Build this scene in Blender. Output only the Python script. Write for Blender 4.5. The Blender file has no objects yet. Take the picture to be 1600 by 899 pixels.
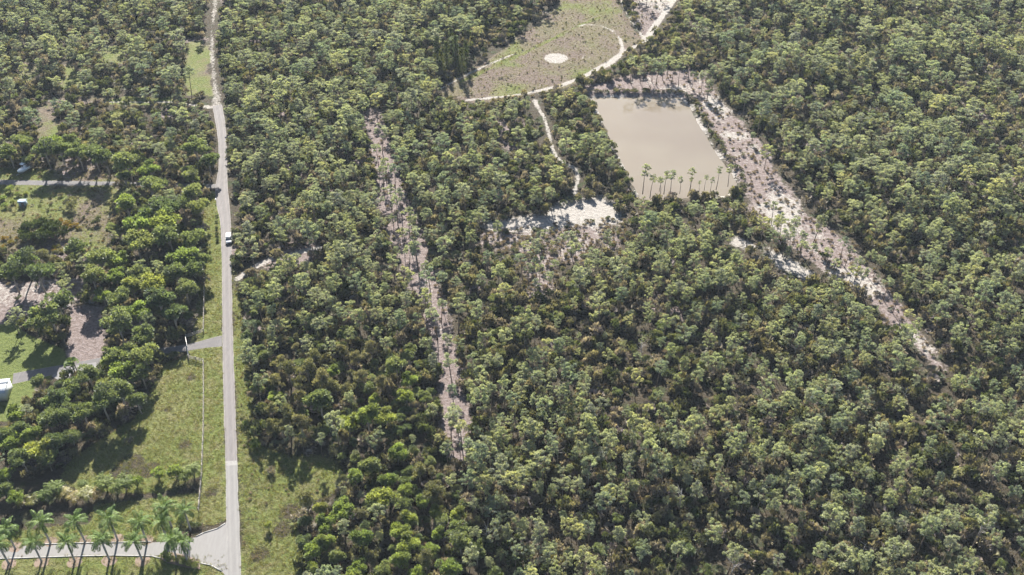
import bpy, math, random
import numpy as np
from mathutils import Vector, Matrix
R = math.radians
sc = bpy.context.scene
COL = sc.collection

# ------------------------------------------------------------------ camera, sky, sun, exposure
F, PW, PH = 1500.0, 1600.0, 899.0
PITCH, H = R(38.9), 180.0
cam = bpy.data.cameras.new('Camera'); camo = bpy.data.objects.new('Camera', cam); COL.objects.link(camo)
camo.location = (0, 0, H); camo.rotation_euler = (R(90) - PITCH, 0, 0)
cam.sensor_width = 36; cam.sensor_fit = 'HORIZONTAL'; cam.lens = 36 * F / PW
cam.clip_start = 1; cam.clip_end = 9000
sc.camera = camo
cy_ = sc.cycles
cy_.max_bounces = 4; cy_.diffuse_bounces = 2; cy_.glossy_bounces = 2; cy_.transmission_bounces = 3; cy_.volume_bounces = 0
cy_.sample_clamp_indirect = 3.0; cy_.caustics_reflective = False; cy_.caustics_refractive = False; cy_.use_adaptive_sampling = True; cy_.adaptive_threshold = .02; cy_.use_denoising = True

SUN_EL, SUN_AZ = R(33), R(-9)                      # azimuth from +Y (camera forward), negative = to the left
w = bpy.data.worlds.new('World'); sc.world = w; w.use_nodes = True
wn = w.node_tree
sky = wn.nodes.new('ShaderNodeTexSky'); sky.sky_type = 'NISHITA'; sky.sun_disc = False
sky.sun_elevation = SUN_EL; sky.sun_rotation = SUN_AZ; sky.air_density = 1.0; sky.dust_density = 1.0
bg = wn.nodes['Background']; bg.inputs[1].default_value = 0.05
wn.links.new(sky.outputs[0], bg.inputs[0])
sl = bpy.data.lights.new('Sun', 'SUN'); so = bpy.data.objects.new('Sun', sl); COL.objects.link(so)
sl.energy = 5.0; sl.angle = R(0.53); sl.color = (1.0, 0.95, 0.87)
sd_ = Vector((math.sin(SUN_AZ) * math.cos(SUN_EL), math.cos(SUN_AZ) * math.cos(SUN_EL), math.sin(SUN_EL)))
so.rotation_euler = sd_.to_track_quat('Z', 'Y').to_euler()
vs = sc.view_settings
vs.view_transform = 'Standard'; vs.look = 'None'; vs.gamma = 1; vs.use_curve_mapping = False
vs.exposure = 2.22

# ------------------------------------------------------------------ helpers
rng = np.random.default_rng(11); random.seed(11)
CP, SP = math.cos(PITCH), math.sin(PITCH)

def gp(px, py, z=0.0):
    """photo pixel -> world point at height z"""
    r = (px - PW / 2) / F; u = (PH / 2 - py) / F
    X, Y, Z = r, CP + SP * u, -SP + CP * u
    t = (z - H) / Z
    return (X * t, Y * t)

def gpa(pts): return np.array([gp(*p[:2]) for p in pts])

def pix(x, y, z=0.0):
    dz = z - H
    d = y * CP - dz * SP
    return (PW / 2 + F * x / d, PH / 2 - F * (y * SP + dz * CP) / d)

def link(o, parent=None):
    COL.objects.link(o)
    if parent is not None: o.parent = parent
    return o

def tag(o, label=None, cat=None, group=None, kind=None):
    if label: o['label'] = label
    if cat: o['category'] = cat
    if group: o['group'] = group
    if kind: o['kind'] = kind
    return o

def me_arrays(name, verts, faces, mats, mat_idx=None, tint=None, smooth=False):
    """verts (n,3); faces list of int lists or (m,k) array"""
    me = bpy.data.meshes.new(name)
    verts = np.asarray(verts, dtype=np.float32)
    if isinstance(faces, np.ndarray):
        k = faces.shape[1]; n = len(faces)
        loops = faces.astype(np.int32).ravel(); starts = np.arange(n, dtype=np.int32) * k
        tot = np.full(n, k, dtype=np.int32)
    else:
        tot = np.array([len(f) for f in faces], dtype=np.int32); n = len(faces)
        loops = np.concatenate([np.asarray(f, dtype=np.int32) for f in faces])
        starts = np.concatenate([[0], np.cumsum(tot)[:-1]]).astype(np.int32)
    me.vertices.add(len(verts)); me.vertices.foreach_set('co', verts.ravel())
    me.loops.add(len(loops)); me.loops.foreach_set('vertex_index', loops)
    me.polygons.add(n); me.polygons.foreach_set('loop_start', starts); me.polygons.foreach_set('loop_total', tot)
    for m in mats: me.materials.append(m)
    if mat_idx is not None: me.polygons.foreach_set('material_index', np.asarray(mat_idx, dtype=np.int32))
    if smooth: me.polygons.foreach_set('use_smooth', np.ones(n, dtype=bool))
    if tint is not None:
        a = me.attributes.new('tint', 'FLOAT', 'POINT'); a.data.foreach_set('value', np.asarray(tint, dtype=np.float32))
    me.update(calc_edges=True); me.validate()
    return me

class MB:
    """collects simple shapes into one mesh"""
    def __init__(s): s.v = []; s.f = []
    def add(s, vs_, fs):
        b = len(s.v); s.v += [tuple(v) for v in vs_]; s.f += [[i + b for i in f] for f in fs]; return s
    def box(s, c, size, rz=0.0, taper=1.0):
        hx, hy, hz = size[0] / 2, size[1] / 2, size[2] / 2
        ca, sa = math.cos(rz), math.sin(rz); P = []
        for z, k in ((-hz, 1), (hz, taper)):
            for x, y in ((-hx, -hy), (hx, -hy), (hx, hy), (-hx, hy)):
                x *= k; y *= k
                P.append((c[0] + x * ca - y * sa, c[1] + x * sa + y * ca, c[2] + z))
        return s.add(P, [[3, 2, 1, 0], [4, 5, 6, 7], [0, 1, 5, 4], [1, 2, 6, 5], [2, 3, 7, 6], [3, 0, 4, 7]])
    def tube(s, path, radii, n=6, cap=True):
        path = [Vector(p) for p in path]; rings = []
        for i, p in enumerate(path):
            d = (path[min(i + 1, len(path) - 1)] - path[max(i - 1, 0)]).normalized()
            a = d.cross(Vector((0, 0, 1)) if abs(d.z) < .9 else Vector((1, 0, 0))).normalized(); b = d.cross(a)
            rings.append([p + (a * math.cos(2 * math.pi * k / n) + b * math.sin(2 * math.pi * k / n)) * radii[i] for k in range(n)])
        P = [q for r_ in rings for q in r_]; fs = []
        for i in range(len(path) - 1):
            for k in range(n):
                fs.append([i * n + k, i * n + (k + 1) % n, (i + 1) * n + (k + 1) % n, (i + 1) * n + k])
        if cap: fs += [list(range(n))[::-1], [(len(path) - 1) * n + k for k in range(n)]]
        return s.add(P, fs)
    def prism(s, prof, y0, y1, inset=0.0):
        """profile of (x,z) extruded along y"""
        n = len(prof)
        P = [(x, y0, z) for x, z in prof] + [(x, y1, z) for x, z in prof]
        return s.add(P, [list(range(n))[::-1], list(range(n, 2 * n))] + [[i, (i + 1) % n, n + (i + 1) % n, n + i] for i in range(n)])
    def mesh(s, name, mat, smooth=False): return me_arrays(name, s.v, s.f, [mat], smooth=smooth)
    def build(s, name, mat, parent=None, smooth=False): return link(bpy.data.objects.new(name, s.mesh(name, mat, smooth)), parent)

def empty(name, loc, rz=0.0, scale=1.0):
    o = bpy.data.objects.new(name, None); COL.objects.link(o); o.location = loc; o.rotation_euler = (0, 0, rz)
    o.scale = (scale,) * 3; o.empty_display_size = .5
    return o

# ------------------------------------------------------------------ node helpers
def newmat(name):
    m = bpy.data.materials.new(name); m.use_nodes = True
    nt = m.node_tree; nt.nodes.clear()
    out = nt.nodes.new('ShaderNodeOutputMaterial')
    return m, nt, out

def node(nt, typ, inputs=None, **kw):
    n = nt.nodes.new(typ)
    for k, v in kw.items(): setattr(n, k, v)
    for k, v in (inputs or {}).items():
        if isinstance(v, bpy.types.NodeSocket): nt.links.new(v, n.inputs[k])
        else: n.inputs[k].default_value = v
    return n

def noise(nt, scale, detail=4, rough=.55, vec=None, dist=0.0):
    if vec is None: vec = node(nt, 'ShaderNodeNewGeometry').outputs['Position']
    return node(nt, 'ShaderNodeTexNoise', {'Vector': vec, 'Scale': scale, 'Detail': detail, 'Roughness': rough, 'Distortion': dist}).outputs['Fac']

def ramp(nt, fac, stops, interp='LINEAR'):
    n = node(nt, 'ShaderNodeValToRGB', {'Fac': fac}); cr = n.color_ramp; cr.interpolation = interp
    while len(cr.elements) > 1: cr.elements.remove(cr.elements[-1])
    for i, (p, c) in enumerate(stops):
        e = cr.elements[0] if i == 0 else cr.elements.new(p)
        e.position = p; e.color = (*c, 1)
    return n.outputs['Color']

def mix(nt, fac, a, b, mode='MIX'):
    n = node(nt, 'ShaderNodeMix', data_type='RGBA', blend_type=mode)
    for k, v in ((0, fac), (6, a), (7, b)):
        if isinstance(v, bpy.types.NodeSocket): nt.links.new(v, n.inputs[k])
        else: n.inputs[k].default_value = v if not isinstance(v, tuple) or len(v) == 4 else (*v, 1)
    return n.outputs[2]

def math_(nt, op, a, b=0.0, c=None, clamp=False):
    n = node(nt, 'ShaderNodeMath', operation=op, use_clamp=clamp)
    for k, v in enumerate((a, b) + ((c,) if c is not None else ())):
        if isinstance(v, bpy.types.NodeSocket): nt.links.new(v, n.inputs[k])
        else: n.inputs[k].default_value = v
    return n.outputs[0]

def sstep(nt, x, lo, hi):
    return node(nt, 'ShaderNodeMapRange', {'Value': x, 'From Min': lo, 'From Max': hi}, interpolation_type='SMOOTHSTEP').outputs[0]

def principled(nt, out, color, rough=.8, spec=.3, bump=None, bump_d=.05, metallic=0.0):
    p = node(nt, 'ShaderNodeBsdfPrincipled', {'Roughness': rough, 'Metallic': metallic})
    p.inputs['Specular IOR Level'].default_value = spec
    if isinstance(color, bpy.types.NodeSocket): nt.links.new(color, p.inputs['Base Color'])
    else: p.inputs['Base Color'].default_value = (*color, 1)
    if bump is not None:
        b = node(nt, 'ShaderNodeBump', {'Height': bump, 'Strength': 1.0, 'Distance': bump_d})
        nt.links.new(b.outputs[0], p.inputs['Normal'])
    nt.links.new(p.outputs[0], out.inputs['Surface'])
    return p

def simple(name, color, rough=.7, spec=.3, var=.15, scale=3.0, metallic=0.0):
    m, nt, out = newmat(name)
    tc = node(nt, 'ShaderNodeTexCoord').outputs['Object']
    n = noise(nt, scale, 5, .6, tc)
    c = mix(nt, n, tuple(x * (1 - var * 1.6) for x in color), tuple(min(1, x * (1 + var)) for x in color))
    principled(nt, out, c, rough, spec, metallic=metallic)
    return m

def leafmat(name, stops, transl=.3, rough=.55, spec=.25, tintamt=.55):
    """stops: colours picked per tree; the vertex attribute tint varies single tufts"""
    m, nt, out = newmat(name)
    oi = node(nt, 'ShaderNodeObjectInfo').outputs['Random']
    c = ramp(nt, oi, stops)
    t = node(nt, 'ShaderNodeAttribute', attribute_name='tint').outputs['Fac']
    k = node(nt, 'ShaderNodeMapRange', {'Value': t, 'From Min': 0., 'From Max': 1., 'To Min': 1 - tintamt, 'To Max': 1 + tintamt}).outputs[0]
    kk = node(nt, 'ShaderNodeCombineXYZ', {0: k, 1: k, 2: math_(nt, 'MULTIPLY', math_(nt, 'ADD', k, 1.0), .5)}).outputs[0]
    c = mix(nt, 1.0, c, kk, 'MULTIPLY')
    p = node(nt, 'ShaderNodeBsdfPrincipled', {'Base Color': c, 'Roughness': rough})
    p.inputs['Specular IOR Level'].default_value = spec
    tr = node(nt, 'ShaderNodeBsdfTranslucent', {'Color': mix(nt, 1.0, c, (1.25, 1.2, .7, 1), 'MULTIPLY')})
    ms = node(nt, 'ShaderNodeMixShader', {0: transl, 1: p.outputs[0], 2: tr.outputs[0]})
    nt.links.new(ms.outputs[0], out.inputs['Surface'])
    return m

# ------------------------------------------------------------------ traced layout (photo pixels -> ground metres)
def inpoly(x, y, poly):
    inside = np.zeros(x.shape, bool); n = len(poly)
    for i in range(n):
        x0, y0 = poly[i]; x1, y1 = poly[(i + 1) % n]
        if y0 == y1: continue
        c = ((y0 > y) != (y1 > y)) & (x < (x1 - x0) * (y - y0) / (y1 - y0) + x0)
        inside ^= c
    return inside

def segdist(x, y, pts, closed=False, widths=None):
    """distance to polyline minus its (half) width at the nearest point"""
    d = np.full(x.shape, 1e9); n = len(pts)
    for i in range(n if closed else n - 1):
        a = pts[i]; b = pts[(i + 1) % n]; ab = b - a; L = max(ab @ ab, 1e-9)
        t = np.clip(((x - a[0]) * ab[0] + (y - a[1]) * ab[1]) / L, 0, 1)
        q = np.hypot(x - a[0] - t * ab[0], y - a[1] - t * ab[1])
        if widths is not None: q = q - (widths[i] * (1 - t) + widths[(i + 1) % n] * t)
        d = np.minimum(d, q)
    return d

def spoly(x, y, pxpoly):
    """signed distance, positive inside"""
    P = gpa(pxpoly); d = segdist(x, y, P, True)
    return np.where(inpoly(x, y, P), d, -d)

def spath(x, y, pts):
    """pts (px,py,width_px): signed distance, positive inside the band"""
    P = gpa(pts); W = np.array([p[2] / 2 / (CP * (p[1] - PH / 2 + F * SP / CP) / H) for p in pts])
    return -segdist(x, y, P, False, W)

ROAD = [(369, 985, 23), (366.5, 899, 21), (363, 786, 18.5), (360, 674, 18), (356.5, 562, 16.5), (354.5, 450, 15.5), (354, 400, 15.5), (353.5, 365, 15.5), (352, 340, 17), (347, 312, 20), (346, 290, 18), (348, 262, 13), (348, 225, 12.5), (345, 195, 14), (339, 165, 15)]
DIRT_ROAD = [(339, 168, 16), (338, 150, 13), (334, 120, 11), (331, 85, 9), (331, 45, 8), (336, 10, 8), (338, -60, 8)]
SIDE_ROAD = [(-60, 284, 13), (0, 285, 13.5), (90, 286.5, 13), (180, 287, 11), (260, 289, 11), (338, 291, 12)]
FAR_ROAD = [(-40, 156, 4), (80, 158, 4.5), (180, 160, 4.5), (275, 160, 5), (328, 168, 8)]
GATE_DRIVE = [(347, 533, 26), (330, 535, 22), (310, 540, 18), (290, 545, 16), (250, 549, 17), (200, 556, 16), (150, 566, 17), (110, 574, 18), (60, 584, 22), (20, 592, 26)]
POND = [(931, 152), (1058, 152), (1072, 166), (1100, 214), (1146, 285), (1130, 299), (1060, 303), (1008, 309), (990, 275), (955, 205)]
MEADOW = [(888, -60), (956, -60), (962, 0), (985, 35), (1003, 62), (978, 82), (960, 98), (920, 122), (860, 143), (800, 153), (740, 160), (690, 148), (700, 130), (745, 105), (800, 66), (850, 30), (875, 8)]
DIRT_TOP = [(965, -60), (1090, -60), (1062, 0), (1040, 30), (1022, 58), (1008, 66), (1000, 52), (980, 22)]
TRACK_A = [(728, 157, 4), (790, 151, 5), (835, 144, 6), (870, 136, 6), (905, 123, 8), (935, 108, 10), (955, 97, 11), (970, 85, 9), (973, 74, 5), (968, 60, 4), (957, 48, 3.5), (940, 41, 3), (915, 38, 3), (905, 41, 3)]
TRACK_B = [(975, 81, 8), (995, 72, 6), (1012, 60, 10), (1020, 45, 11), (1035, 25, 10), (1052, 0, 12), (1075, -50, 14)]
TRACK_C = [(836, 158, 9), (840, 168, 7), (850, 183, 6), (857, 205, 5), (862, 228, 6), (868, 245, 6), (884, 256, 5), (899, 264, 5), (903, 280, 5), (898, 303, 5)]
TRACK_D = [(802, 85, 5), (770, 98, 5), (735, 114, 5), (705, 130, 5), (675, 146, 5)]
TRACK_E = [(964, -40, 4), (972, 8, 4), (985, 32, 4), (1006, 60, 5)]
TRACK_F = [(372, 436, 14), (385, 425, 10), (400, 416, 8), (425, 403, 8), (462, 395, 7), (500, 388, 6)]
GREENBAND = [(935, 28, 5), (905, 40, 7), (870, 58, 8), (820, 82, 7), (770, 105, 6), (720, 128, 5)]
STRIP = [(578, 178, 22), (588, 210, 18), (600, 250, 22), (610, 300, 26), (624, 345, 36), (644, 390, 36), (662, 440, 30), (680, 490, 30), (694, 545, 30), (704, 610, 26), (716, 670, 28), (724, 705, 24)]
CLEARING = [(745, 352), (770, 346), (800, 340), (850, 334), (885, 316), (915, 309), (945, 309), (963, 322), (968, 345), (940, 356), (900, 352), (862, 362), (820, 362), (780, 362)]
SCRUB = [(740, 358), (860, 350), (968, 340), (985, 330), (985, 375), (965, 400), (920, 410), (880, 415), (862, 465), (820, 470), (815, 420), (790, 400), (745, 385)]
FIREBREAK = [(1092, 118, 24), (1112, 165, 44), (1148, 215, 62), (1190, 280, 72), (1228, 340, 84), (1280, 385, 90), (1335, 428, 72), (1385, 475, 44), (1425, 525, 30), (1465, 572, 26)]
FIREBRANCH = [(1150, 378, 20), (1190, 388, 34), (1225, 408, 38), (1260, 430, 30)]
POND_NORTH = [(905, 140), (1000, 118), (1080, 110), (1105, 140), (1080, 150), (1060, 150), (930, 150)]
VERGE_L = [(322, 300), (338, 300), (346, 340), (348, 450), (347, 520), (346, 560), (352, 690), (356, 815), (330, 822), (309, 815), (314, 745), (250, 770), (190, 770), (120, 765), (95, 745), (118, 712), (210, 655), (238, 610), (250, 572), (292, 555), (300, 530), (303, 490), (318, 440), (324, 400), (317, 360), (320, 330)]
VERGE_R = [(361, 400), (368, 430), (378, 480), (388, 540), (396, 610), (400, 680), (418, 696), (450, 712), (520, 712), (548, 745), (525, 768), (470, 795), (466, 830), (478, 899), (482, 990), (375, 990), (372, 800), (368, 640), (362, 520)]
LAWN_S = [(150, 790), (312, 770), (312, 818), (250, 846), (120, 848), (0, 856), (-60, 858), (-60, 836), (60, 826), (140, 818)]
LAWN_B = [(-80, 870), (355, 868), (356, 990), (-120, 990)]
MEADOW_L = [(-60, 258), (40, 262), (165, 262), (185, 280), (190, 300), (172, 345), (168, 385), (140, 400), (100, 395), (20, 395), (-60, 385)]
SAND_L = [(-60, 440), (60, 438), (130, 428), (138, 452), (112, 480), (60, 505), (-60, 520)]
TRACK_L = [(-60, 458, 7), (0, 452, 6), (60, 442, 5), (125, 436, 5)]
PINK_L = [(108, 480), (165, 480), (160, 568), (100, 570)]
LAWN_L = [(-60, 508), (25, 506), (45, 525), (100, 545), (110, 572), (60, 600), (30, 660), (-60, 660)]
OPEN_TL = [[(60, 160), (92, 160), (90, 225), (62, 225)], [(98, 100), (128, 96), (120, 138), (95, 140)], [(285, 68), (326, 55), (334, 150), (288, 152)], [(155, 72), (192, 72), (190, 98), (158, 100)], [(35, 100), (60, 105), (55, 125), (20, 125)], [(80, 152), (275, 152), (275, 166), (80, 166)]]
RIDE = [(1040, 632, 14), (1110, 622, 16), (1180, 618, 14), (1270, 602, 12), (1380, 585, 10), (1470, 568, 14), (1560, 560, 14), (1680, 548, 12)]
RIDE2 = [(820, 800, 26), (850, 812, 30), (890, 840, 26)]
SHRUBZ = [[(690, 140), (735, 70), (790, 20), (840, -20), (880, -40), (872, 8), (800, 66), (745, 105), (700, 130)], [(935, 112), (985, 82), (1010, 66), (1062, 20), (1068, 70), (1050, 105), (1000, 118), (905, 140)], [(880, 268), (985, 282), (992, 335), (962, 312), (900, 310), (868, 328)], [(1350, 640), (1400, 625), (1480, 610), (1500, 640), (1400, 660)]]
PALMZONE = [(-90, 752), (240, 735), (318, 725), (358, 815), (368, 995), (-130, 995)]
ISLANDS = [(869, 91, 19), (916, 90, 6)]

def fbm(x, y, sc_, seed, octv=3):
    """cheap value noise in -1..1"""
    g = np.random.default_rng(seed); tot = np.zeros(x.shape); amp = 1.0; norm = 0
    for o in range(octv):
        T = g.random((128, 128)); u = x / sc_ * 2 ** o; v = y / sc_ * 2 ** o
        iu = np.floor(u).astype(int); iv = np.floor(v).astype(int); fu = u - iu; fv = v - iv
        fu = fu * fu * (3 - 2 * fu); fv = fv * fv * (3 - 2 * fv)
        a = T[iu % 128, iv % 128]; b = T[(iu + 1) % 128, iv % 128]; c = T[iu % 128, (iv + 1) % 128]; d = T[(iu + 1) % 128, (iv + 1) % 128]
        tot += amp * ((a * (1 - fu) + b * fu) * (1 - fv) + (c * (1 - fu) + d * fu) * fv - .5) * 2
        norm += amp; amp *= .5
    return tot / norm

X0, X1, Y0, Y1 = -330, 330, 95, 530
gx = np.concatenate([[-3000, -1500, -800, -500, -400], np.arange(X0, X1 + 1, 1.0), [400, 500, 800, 1500, 3000]])
gy = np.concatenate([[-2500, -1200, -500, -100, 40, 80], np.arange(Y0, Y1 + 1, 1.0), [560, 620, 750, 1000, 1600, 3000, 5000]])
GX, GY = np.meshgrid(gx, gy)
J = fbm(GX, GY, 9, 1); J2 = fbm(GX, GY, 3.2, 2, 2)
wob = J * 1.6 + J2 * .8                         # ragged borders
S = lambda sd, soft: np.clip(sd / soft + .5, 0, 1)
sd_pond = spoly(GX, GY, POND) + wob * .5
sd_meadow = spoly(GX, GY, MEADOW) + wob
sd_dirt = spoly(GX, GY, DIRT_TOP) + wob
sd_tracks = np.maximum.reduce([spath(GX, GY, t) for t in (TRACK_A, TRACK_B, TRACK_C)]) + wob * .38 + .2
sd_trk2 = np.maximum.reduce([spath(GX, GY, t) for t in (TRACK_D, TRACK_E, TRACK_L, FAR_ROAD)]) + wob * .3
sd_trackF = spath(GX, GY, TRACK_F) + wob * .6
sd_green = spath(GX, GY, GREENBAND) + wob
sd_strip = spath(GX, GY, STRIP) + wob
sd_clear = spoly(GX, GY, CLEARING) + wob
sd_scrub = spoly(GX, GY, SCRUB) + wob
sd_fire = spath(GX, GY, FIREBREAK) + wob * 1.5
sd_fireb = spath(GX, GY, FIREBRANCH) + wob
sd_pnorth = spoly(GX, GY, POND_NORTH) + wob
sd_vl = spoly(GX, GY, VERGE_L) + wob * .5
sd_vr = spoly(GX, GY, VERGE_R) + wob * .5
sd_ls = spoly(GX, GY, LAWN_S) + wob * .3
sd_lb = spoly(GX, GY, LAWN_B)
sd_ml = spoly(GX, GY, MEADOW_L) + wob
sd_sl = spoly(GX, GY, SAND_L) + wob
sd_pl = spoly(GX, GY, PINK_L) + wob
sd_ll = spoly(GX, GY, LAWN_L) + wob * .4
sd_otl = np.maximum.reduce([spoly(GX, GY, p) for p in OPEN_TL]) + wob * 2
sd_dirtroad = spath(GX, GY, DIRT_ROAD) + wob * .5
sd_ride = np.maximum(spath(GX, GY, RIDE), spath(GX, GY, RIDE2)) + wob
sd_road = np.maximum.reduce([spath(GX, GY, t) for t in (ROAD, SIDE_ROAD, GATE_DRIVE)])
sd_palm = spoly(GX, GY, PALMZONE)
sd_shz = np.maximum.reduce([spoly(GX, GY, p) for p in SHRUBZ])
isl = np.full(GX.shape, -1e3)
for (cx, cy, rr) in ISLANDS:
    c = gp(cx, cy); rad = rr / (CP * (cy - PH / 2 + F * SP / CP) / H)
    dd = np.hypot(GX - c[0], GY - c[1])
    isl = np.maximum(isl, (rad - dd if rr > 10 else .35 - np.abs(dd - rad)) + wob * .25)

# weights: sand, grass, dry, pink
sand = np.zeros(GX.shape); grass = sand.copy(); dry = sand.copy(); pink = sand.copy()
for a, amt in ((sd_tracks, .76), (isl, .8), (sd_dirtroad, .52), (sd_trackF, .85), (sd_trk2, .78)):
    sand = np.maximum(sand, S(a, 1.2) * amt)
n8 = fbm(GX, GY, 14, 5); n4 = fbm(GX, GY, 6, 6)
sand = np.maximum(sand, S(sd_clear + 1.5, 8) * (.72 + .4 * n8))
sand = np.maximum(sand, S(sd_scrub, 8) * np.clip(.36 + .5 * n8 + .2 * n4, 0, .75))
clr = gp(922, 328); sand = np.maximum(sand, np.clip(1.35 - np.hypot((GX - clr[0]) / 13, (GY - clr[1]) / 9), 0, 1) * S(sd_clear, 3))
sand = np.maximum(sand, S(sd_fire, 9) * np.clip(.50 + .5 * n8 + .3 * n4, 0, .85))
sand = np.maximum(sand, S(sd_fireb, 4) * (.6 + .4 * n4))
sand = np.maximum(sand, S(sd_strip, 6) * np.clip(.30 + .45 * n8 + .2 * n4, 0, .75))
sand = np.maximum(sand, S(sd_pond + 3.6, 2.5) * np.clip(.52 + .45 * n8 + .2 * n4, 0, .85))
sand = np.maximum(sand, S(sd_pnorth, 4) * np.clip(.4 + .6 * n8, 0, .8))
sand = np.maximum(sand, S(sd_dirt, 3) * np.clip(.42 + .55 * n8, 0, .8))
sand = np.maximum(sand, S(sd_sl, 3) * np.clip(.45 + .3 * n8, 0, .7))
dry = np.maximum.reduce([S(sd_meadow, 3), S(sd_ml, 4) * .9, S(sd_otl, 3) * .9, S(sd_scrub, 5) * .45, S(sd_vr, 4) * np.clip(.35 + .6 * n8, 0, 1), S(sd_vl, 3) * np.clip(.2 + .5 * n8, 0, 1)])
pink = np.maximum.reduce([S(sd_scrub, 6) * np.clip(.6 + .6 * n8, 0, 1), S(sd_fire, 5) * .85, S(sd_strip + 2, 5) * .85, S(sd_pl, 4), S(sd_pnorth + 2, 4) * .8, S(sd_sl, 4) * .8, S(sd_dirt, 3) * .6, np.clip((fbm(GX, GY, 22, 9) - .28) * 2.2, 0, .7)])
grass = np.maximum.reduce([S(sd_green, 2), S(sd_vl, 2), S(sd_vr, 2) * np.clip(.75 + .5 * n8, 0, 1), S(sd_ls, 2), S(sd_lb, 2) * .9, S(sd_ll, 2), S(sd_ml, 4) * np.clip(.5 + .9 * n8, 0, .95), S(sd_otl, 3) * np.clip(.62 + .7 * n8, 0, .95), S(sd_meadow, 3) * np.clip(.34 + .6 * n8, 0, .7)])
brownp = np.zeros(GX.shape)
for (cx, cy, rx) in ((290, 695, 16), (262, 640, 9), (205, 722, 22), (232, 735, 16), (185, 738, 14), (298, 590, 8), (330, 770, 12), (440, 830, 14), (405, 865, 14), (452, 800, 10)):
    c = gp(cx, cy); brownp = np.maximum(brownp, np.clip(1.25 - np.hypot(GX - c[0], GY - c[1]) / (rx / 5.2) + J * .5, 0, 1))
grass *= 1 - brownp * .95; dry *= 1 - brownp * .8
PZ = -np.clip((sd_pond + 4) / 6, 0, 1) * 2.2
PZ = np.where(np.abs(GX) > 1000, 0, PZ)

# ---- raster for tree planting: 2 keep clear, 1 sparse
OPEN = np.zeros(GX.shape, np.uint8)
OPEN[sd_shz > 0] = 3
OPEN[np.maximum.reduce([sd_strip + 1.4, sd_fire + 1.8, sd_fireb + 2, sd_scrub, sd_pnorth, sd_otl, sd_sl, sd_dirt - 2, sd_ride, sd_trackF]) > 0] = 1
OPEN[np.maximum.reduce([sd_pond + 3, sd_meadow + 1.5, sd_tracks + 1.5, sd_road + 1.5, sd_vl, sd_vr, sd_ls, sd_lb, sd_ml, sd_ll + 1, sd_pl, sd_clear - 1, sd_dirtroad + 2.5, sd_trk2 + .2, sd_green, sd_palm, sd_otl, sd_trackF + 1.2]) > 0] = 2
ix0 = int(np.searchsorted(gx, X0)); iy0 = int(np.searchsorted(gy, Y0))
def rast(A, x, y):
    i = int(round(x - X0)) + ix0; j = int(round(y - Y0)) + iy0
    if i < 0 or j < 0 or j >= A.shape[0] or i >= A.shape[1]: return 0
    return A[j, i]

# ------------------------------------------------------------------ ground material
def ground_material(name='ground_cover', lush=False):
    m, nt, out = newmat(name)
    pos = node(nt, 'ShaderNodeNewGeometry').outputs['Position']
    at = node(nt, 'ShaderNodeAttribute', attribute_name='cover')
    sep = node(nt, 'ShaderNodeSeparateColor', {0: at.outputs['Color']})
    s_, g_, d_ = sep.outputs[0], sep.outputs[1], sep.outputs[2]; p_ = at.outputs['Alpha']
    n1 = noise(nt, .9, 6, .7, pos); n2 = noise(nt, .22, 4, .6, pos); n3 = noise(nt, 3.5, 3, .6, pos); n4_ = noise(nt, .06, 3, .5, pos)
    br = math_(nt, 'MULTIPLY', math_(nt, 'SUBTRACT', math_(nt, 'MULTIPLY_ADD', n1, .65, math_(nt, 'MULTIPLY', n3, .35)), .5), 1.5)
    def fac(wt, lo=.36, hi=.64): return sstep(nt, math_(nt, 'ADD', wt, br), lo, hi)
    floor_ = ramp(nt, n1, [(.25, (.017, .015, .011)), (.45, (.036, .030, .020)), (.6, (.052, .042, .030)), (.75, (.092, .075, .058))])
    floor_ = mix(nt, sstep(nt, n2, .5, .68), floor_, ramp(nt, n3, [(.3, (.017, .024, .010)), (.7, (.043, .048, .022))]))
    dry_ = ramp(nt, n1, [(.2, (.047, .040, .023)), (.45, (.089, .075, .047)), (.6, (.117, .100, .066)), (.8, (.154, .131, .094))])
    dry_ = mix(nt, sstep(nt, n2, .46, .66), dry_, ramp(nt, n3, [(.3, (.051, .050, .025)), (.7, (.101, .090, .054))]))
    dry_ = mix(nt, sstep(nt, n4_, .42, .60), dry_, ramp(nt, n1, [(.3, (.056, .041, .032)), (.7, (.135, .106, .088))]))
    pink_ = ramp(nt, n1, [(.25, (.063, .048, .041)), (.45, (.124, .097, .089)), (.62, (.177, .148, .141)), (.8, (.237, .218, .218))])
    pink_ = mix(nt, sstep(nt, n3, .55, .7), pink_, (.052, .045, .041, 1))
    grass_ = ramp(nt, n1, [(.2, (.033, .045, .010)), (.45, (.072, .088, .024)), (.62, (.103, .115, .036)), (.8, (.150, .149, .062))])
    grass_ = mix(nt, sstep(nt, n2, .45, .68), grass_, ramp(nt, n3, [(.3, (.061, .061, .024)), (.7, (.140, .130, .062))]))
    grass_ = mix(nt, sstep(nt, n4_, .5, .62), grass_, mix(nt, .35, grass_, (.128, .118, .057, 1)))
    sand_ = ramp(nt, n1, [(.2, (.150, .134, .118)), (.45, (.218, .201, .181)), (.65, (.269, .252, .231)), (.85, (.311, .297, .281))])
    if lush: grass_ = ramp(nt, n1, [(.2, (.045, .06, .018)), (.5, (.078, .096, .028)), (.8, (.12, .13, .045))])
    c = mix(nt, fac(d_), floor_, dry_); c = mix(nt, fac(p_), c, pink_); c = mix(nt, fac(g_), c, grass_); c = mix(nt, fac(s_), c, sand_)
    principled(nt, out, c, .95, .1, bump=math_(nt, 'ADD', n1, math_(nt, 'MULTIPLY', n3, .5)), bump_d=.5)
    return m
M_GROUND = ground_material(); M_LUSH = ground_material('lush_lawn', True)

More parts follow.
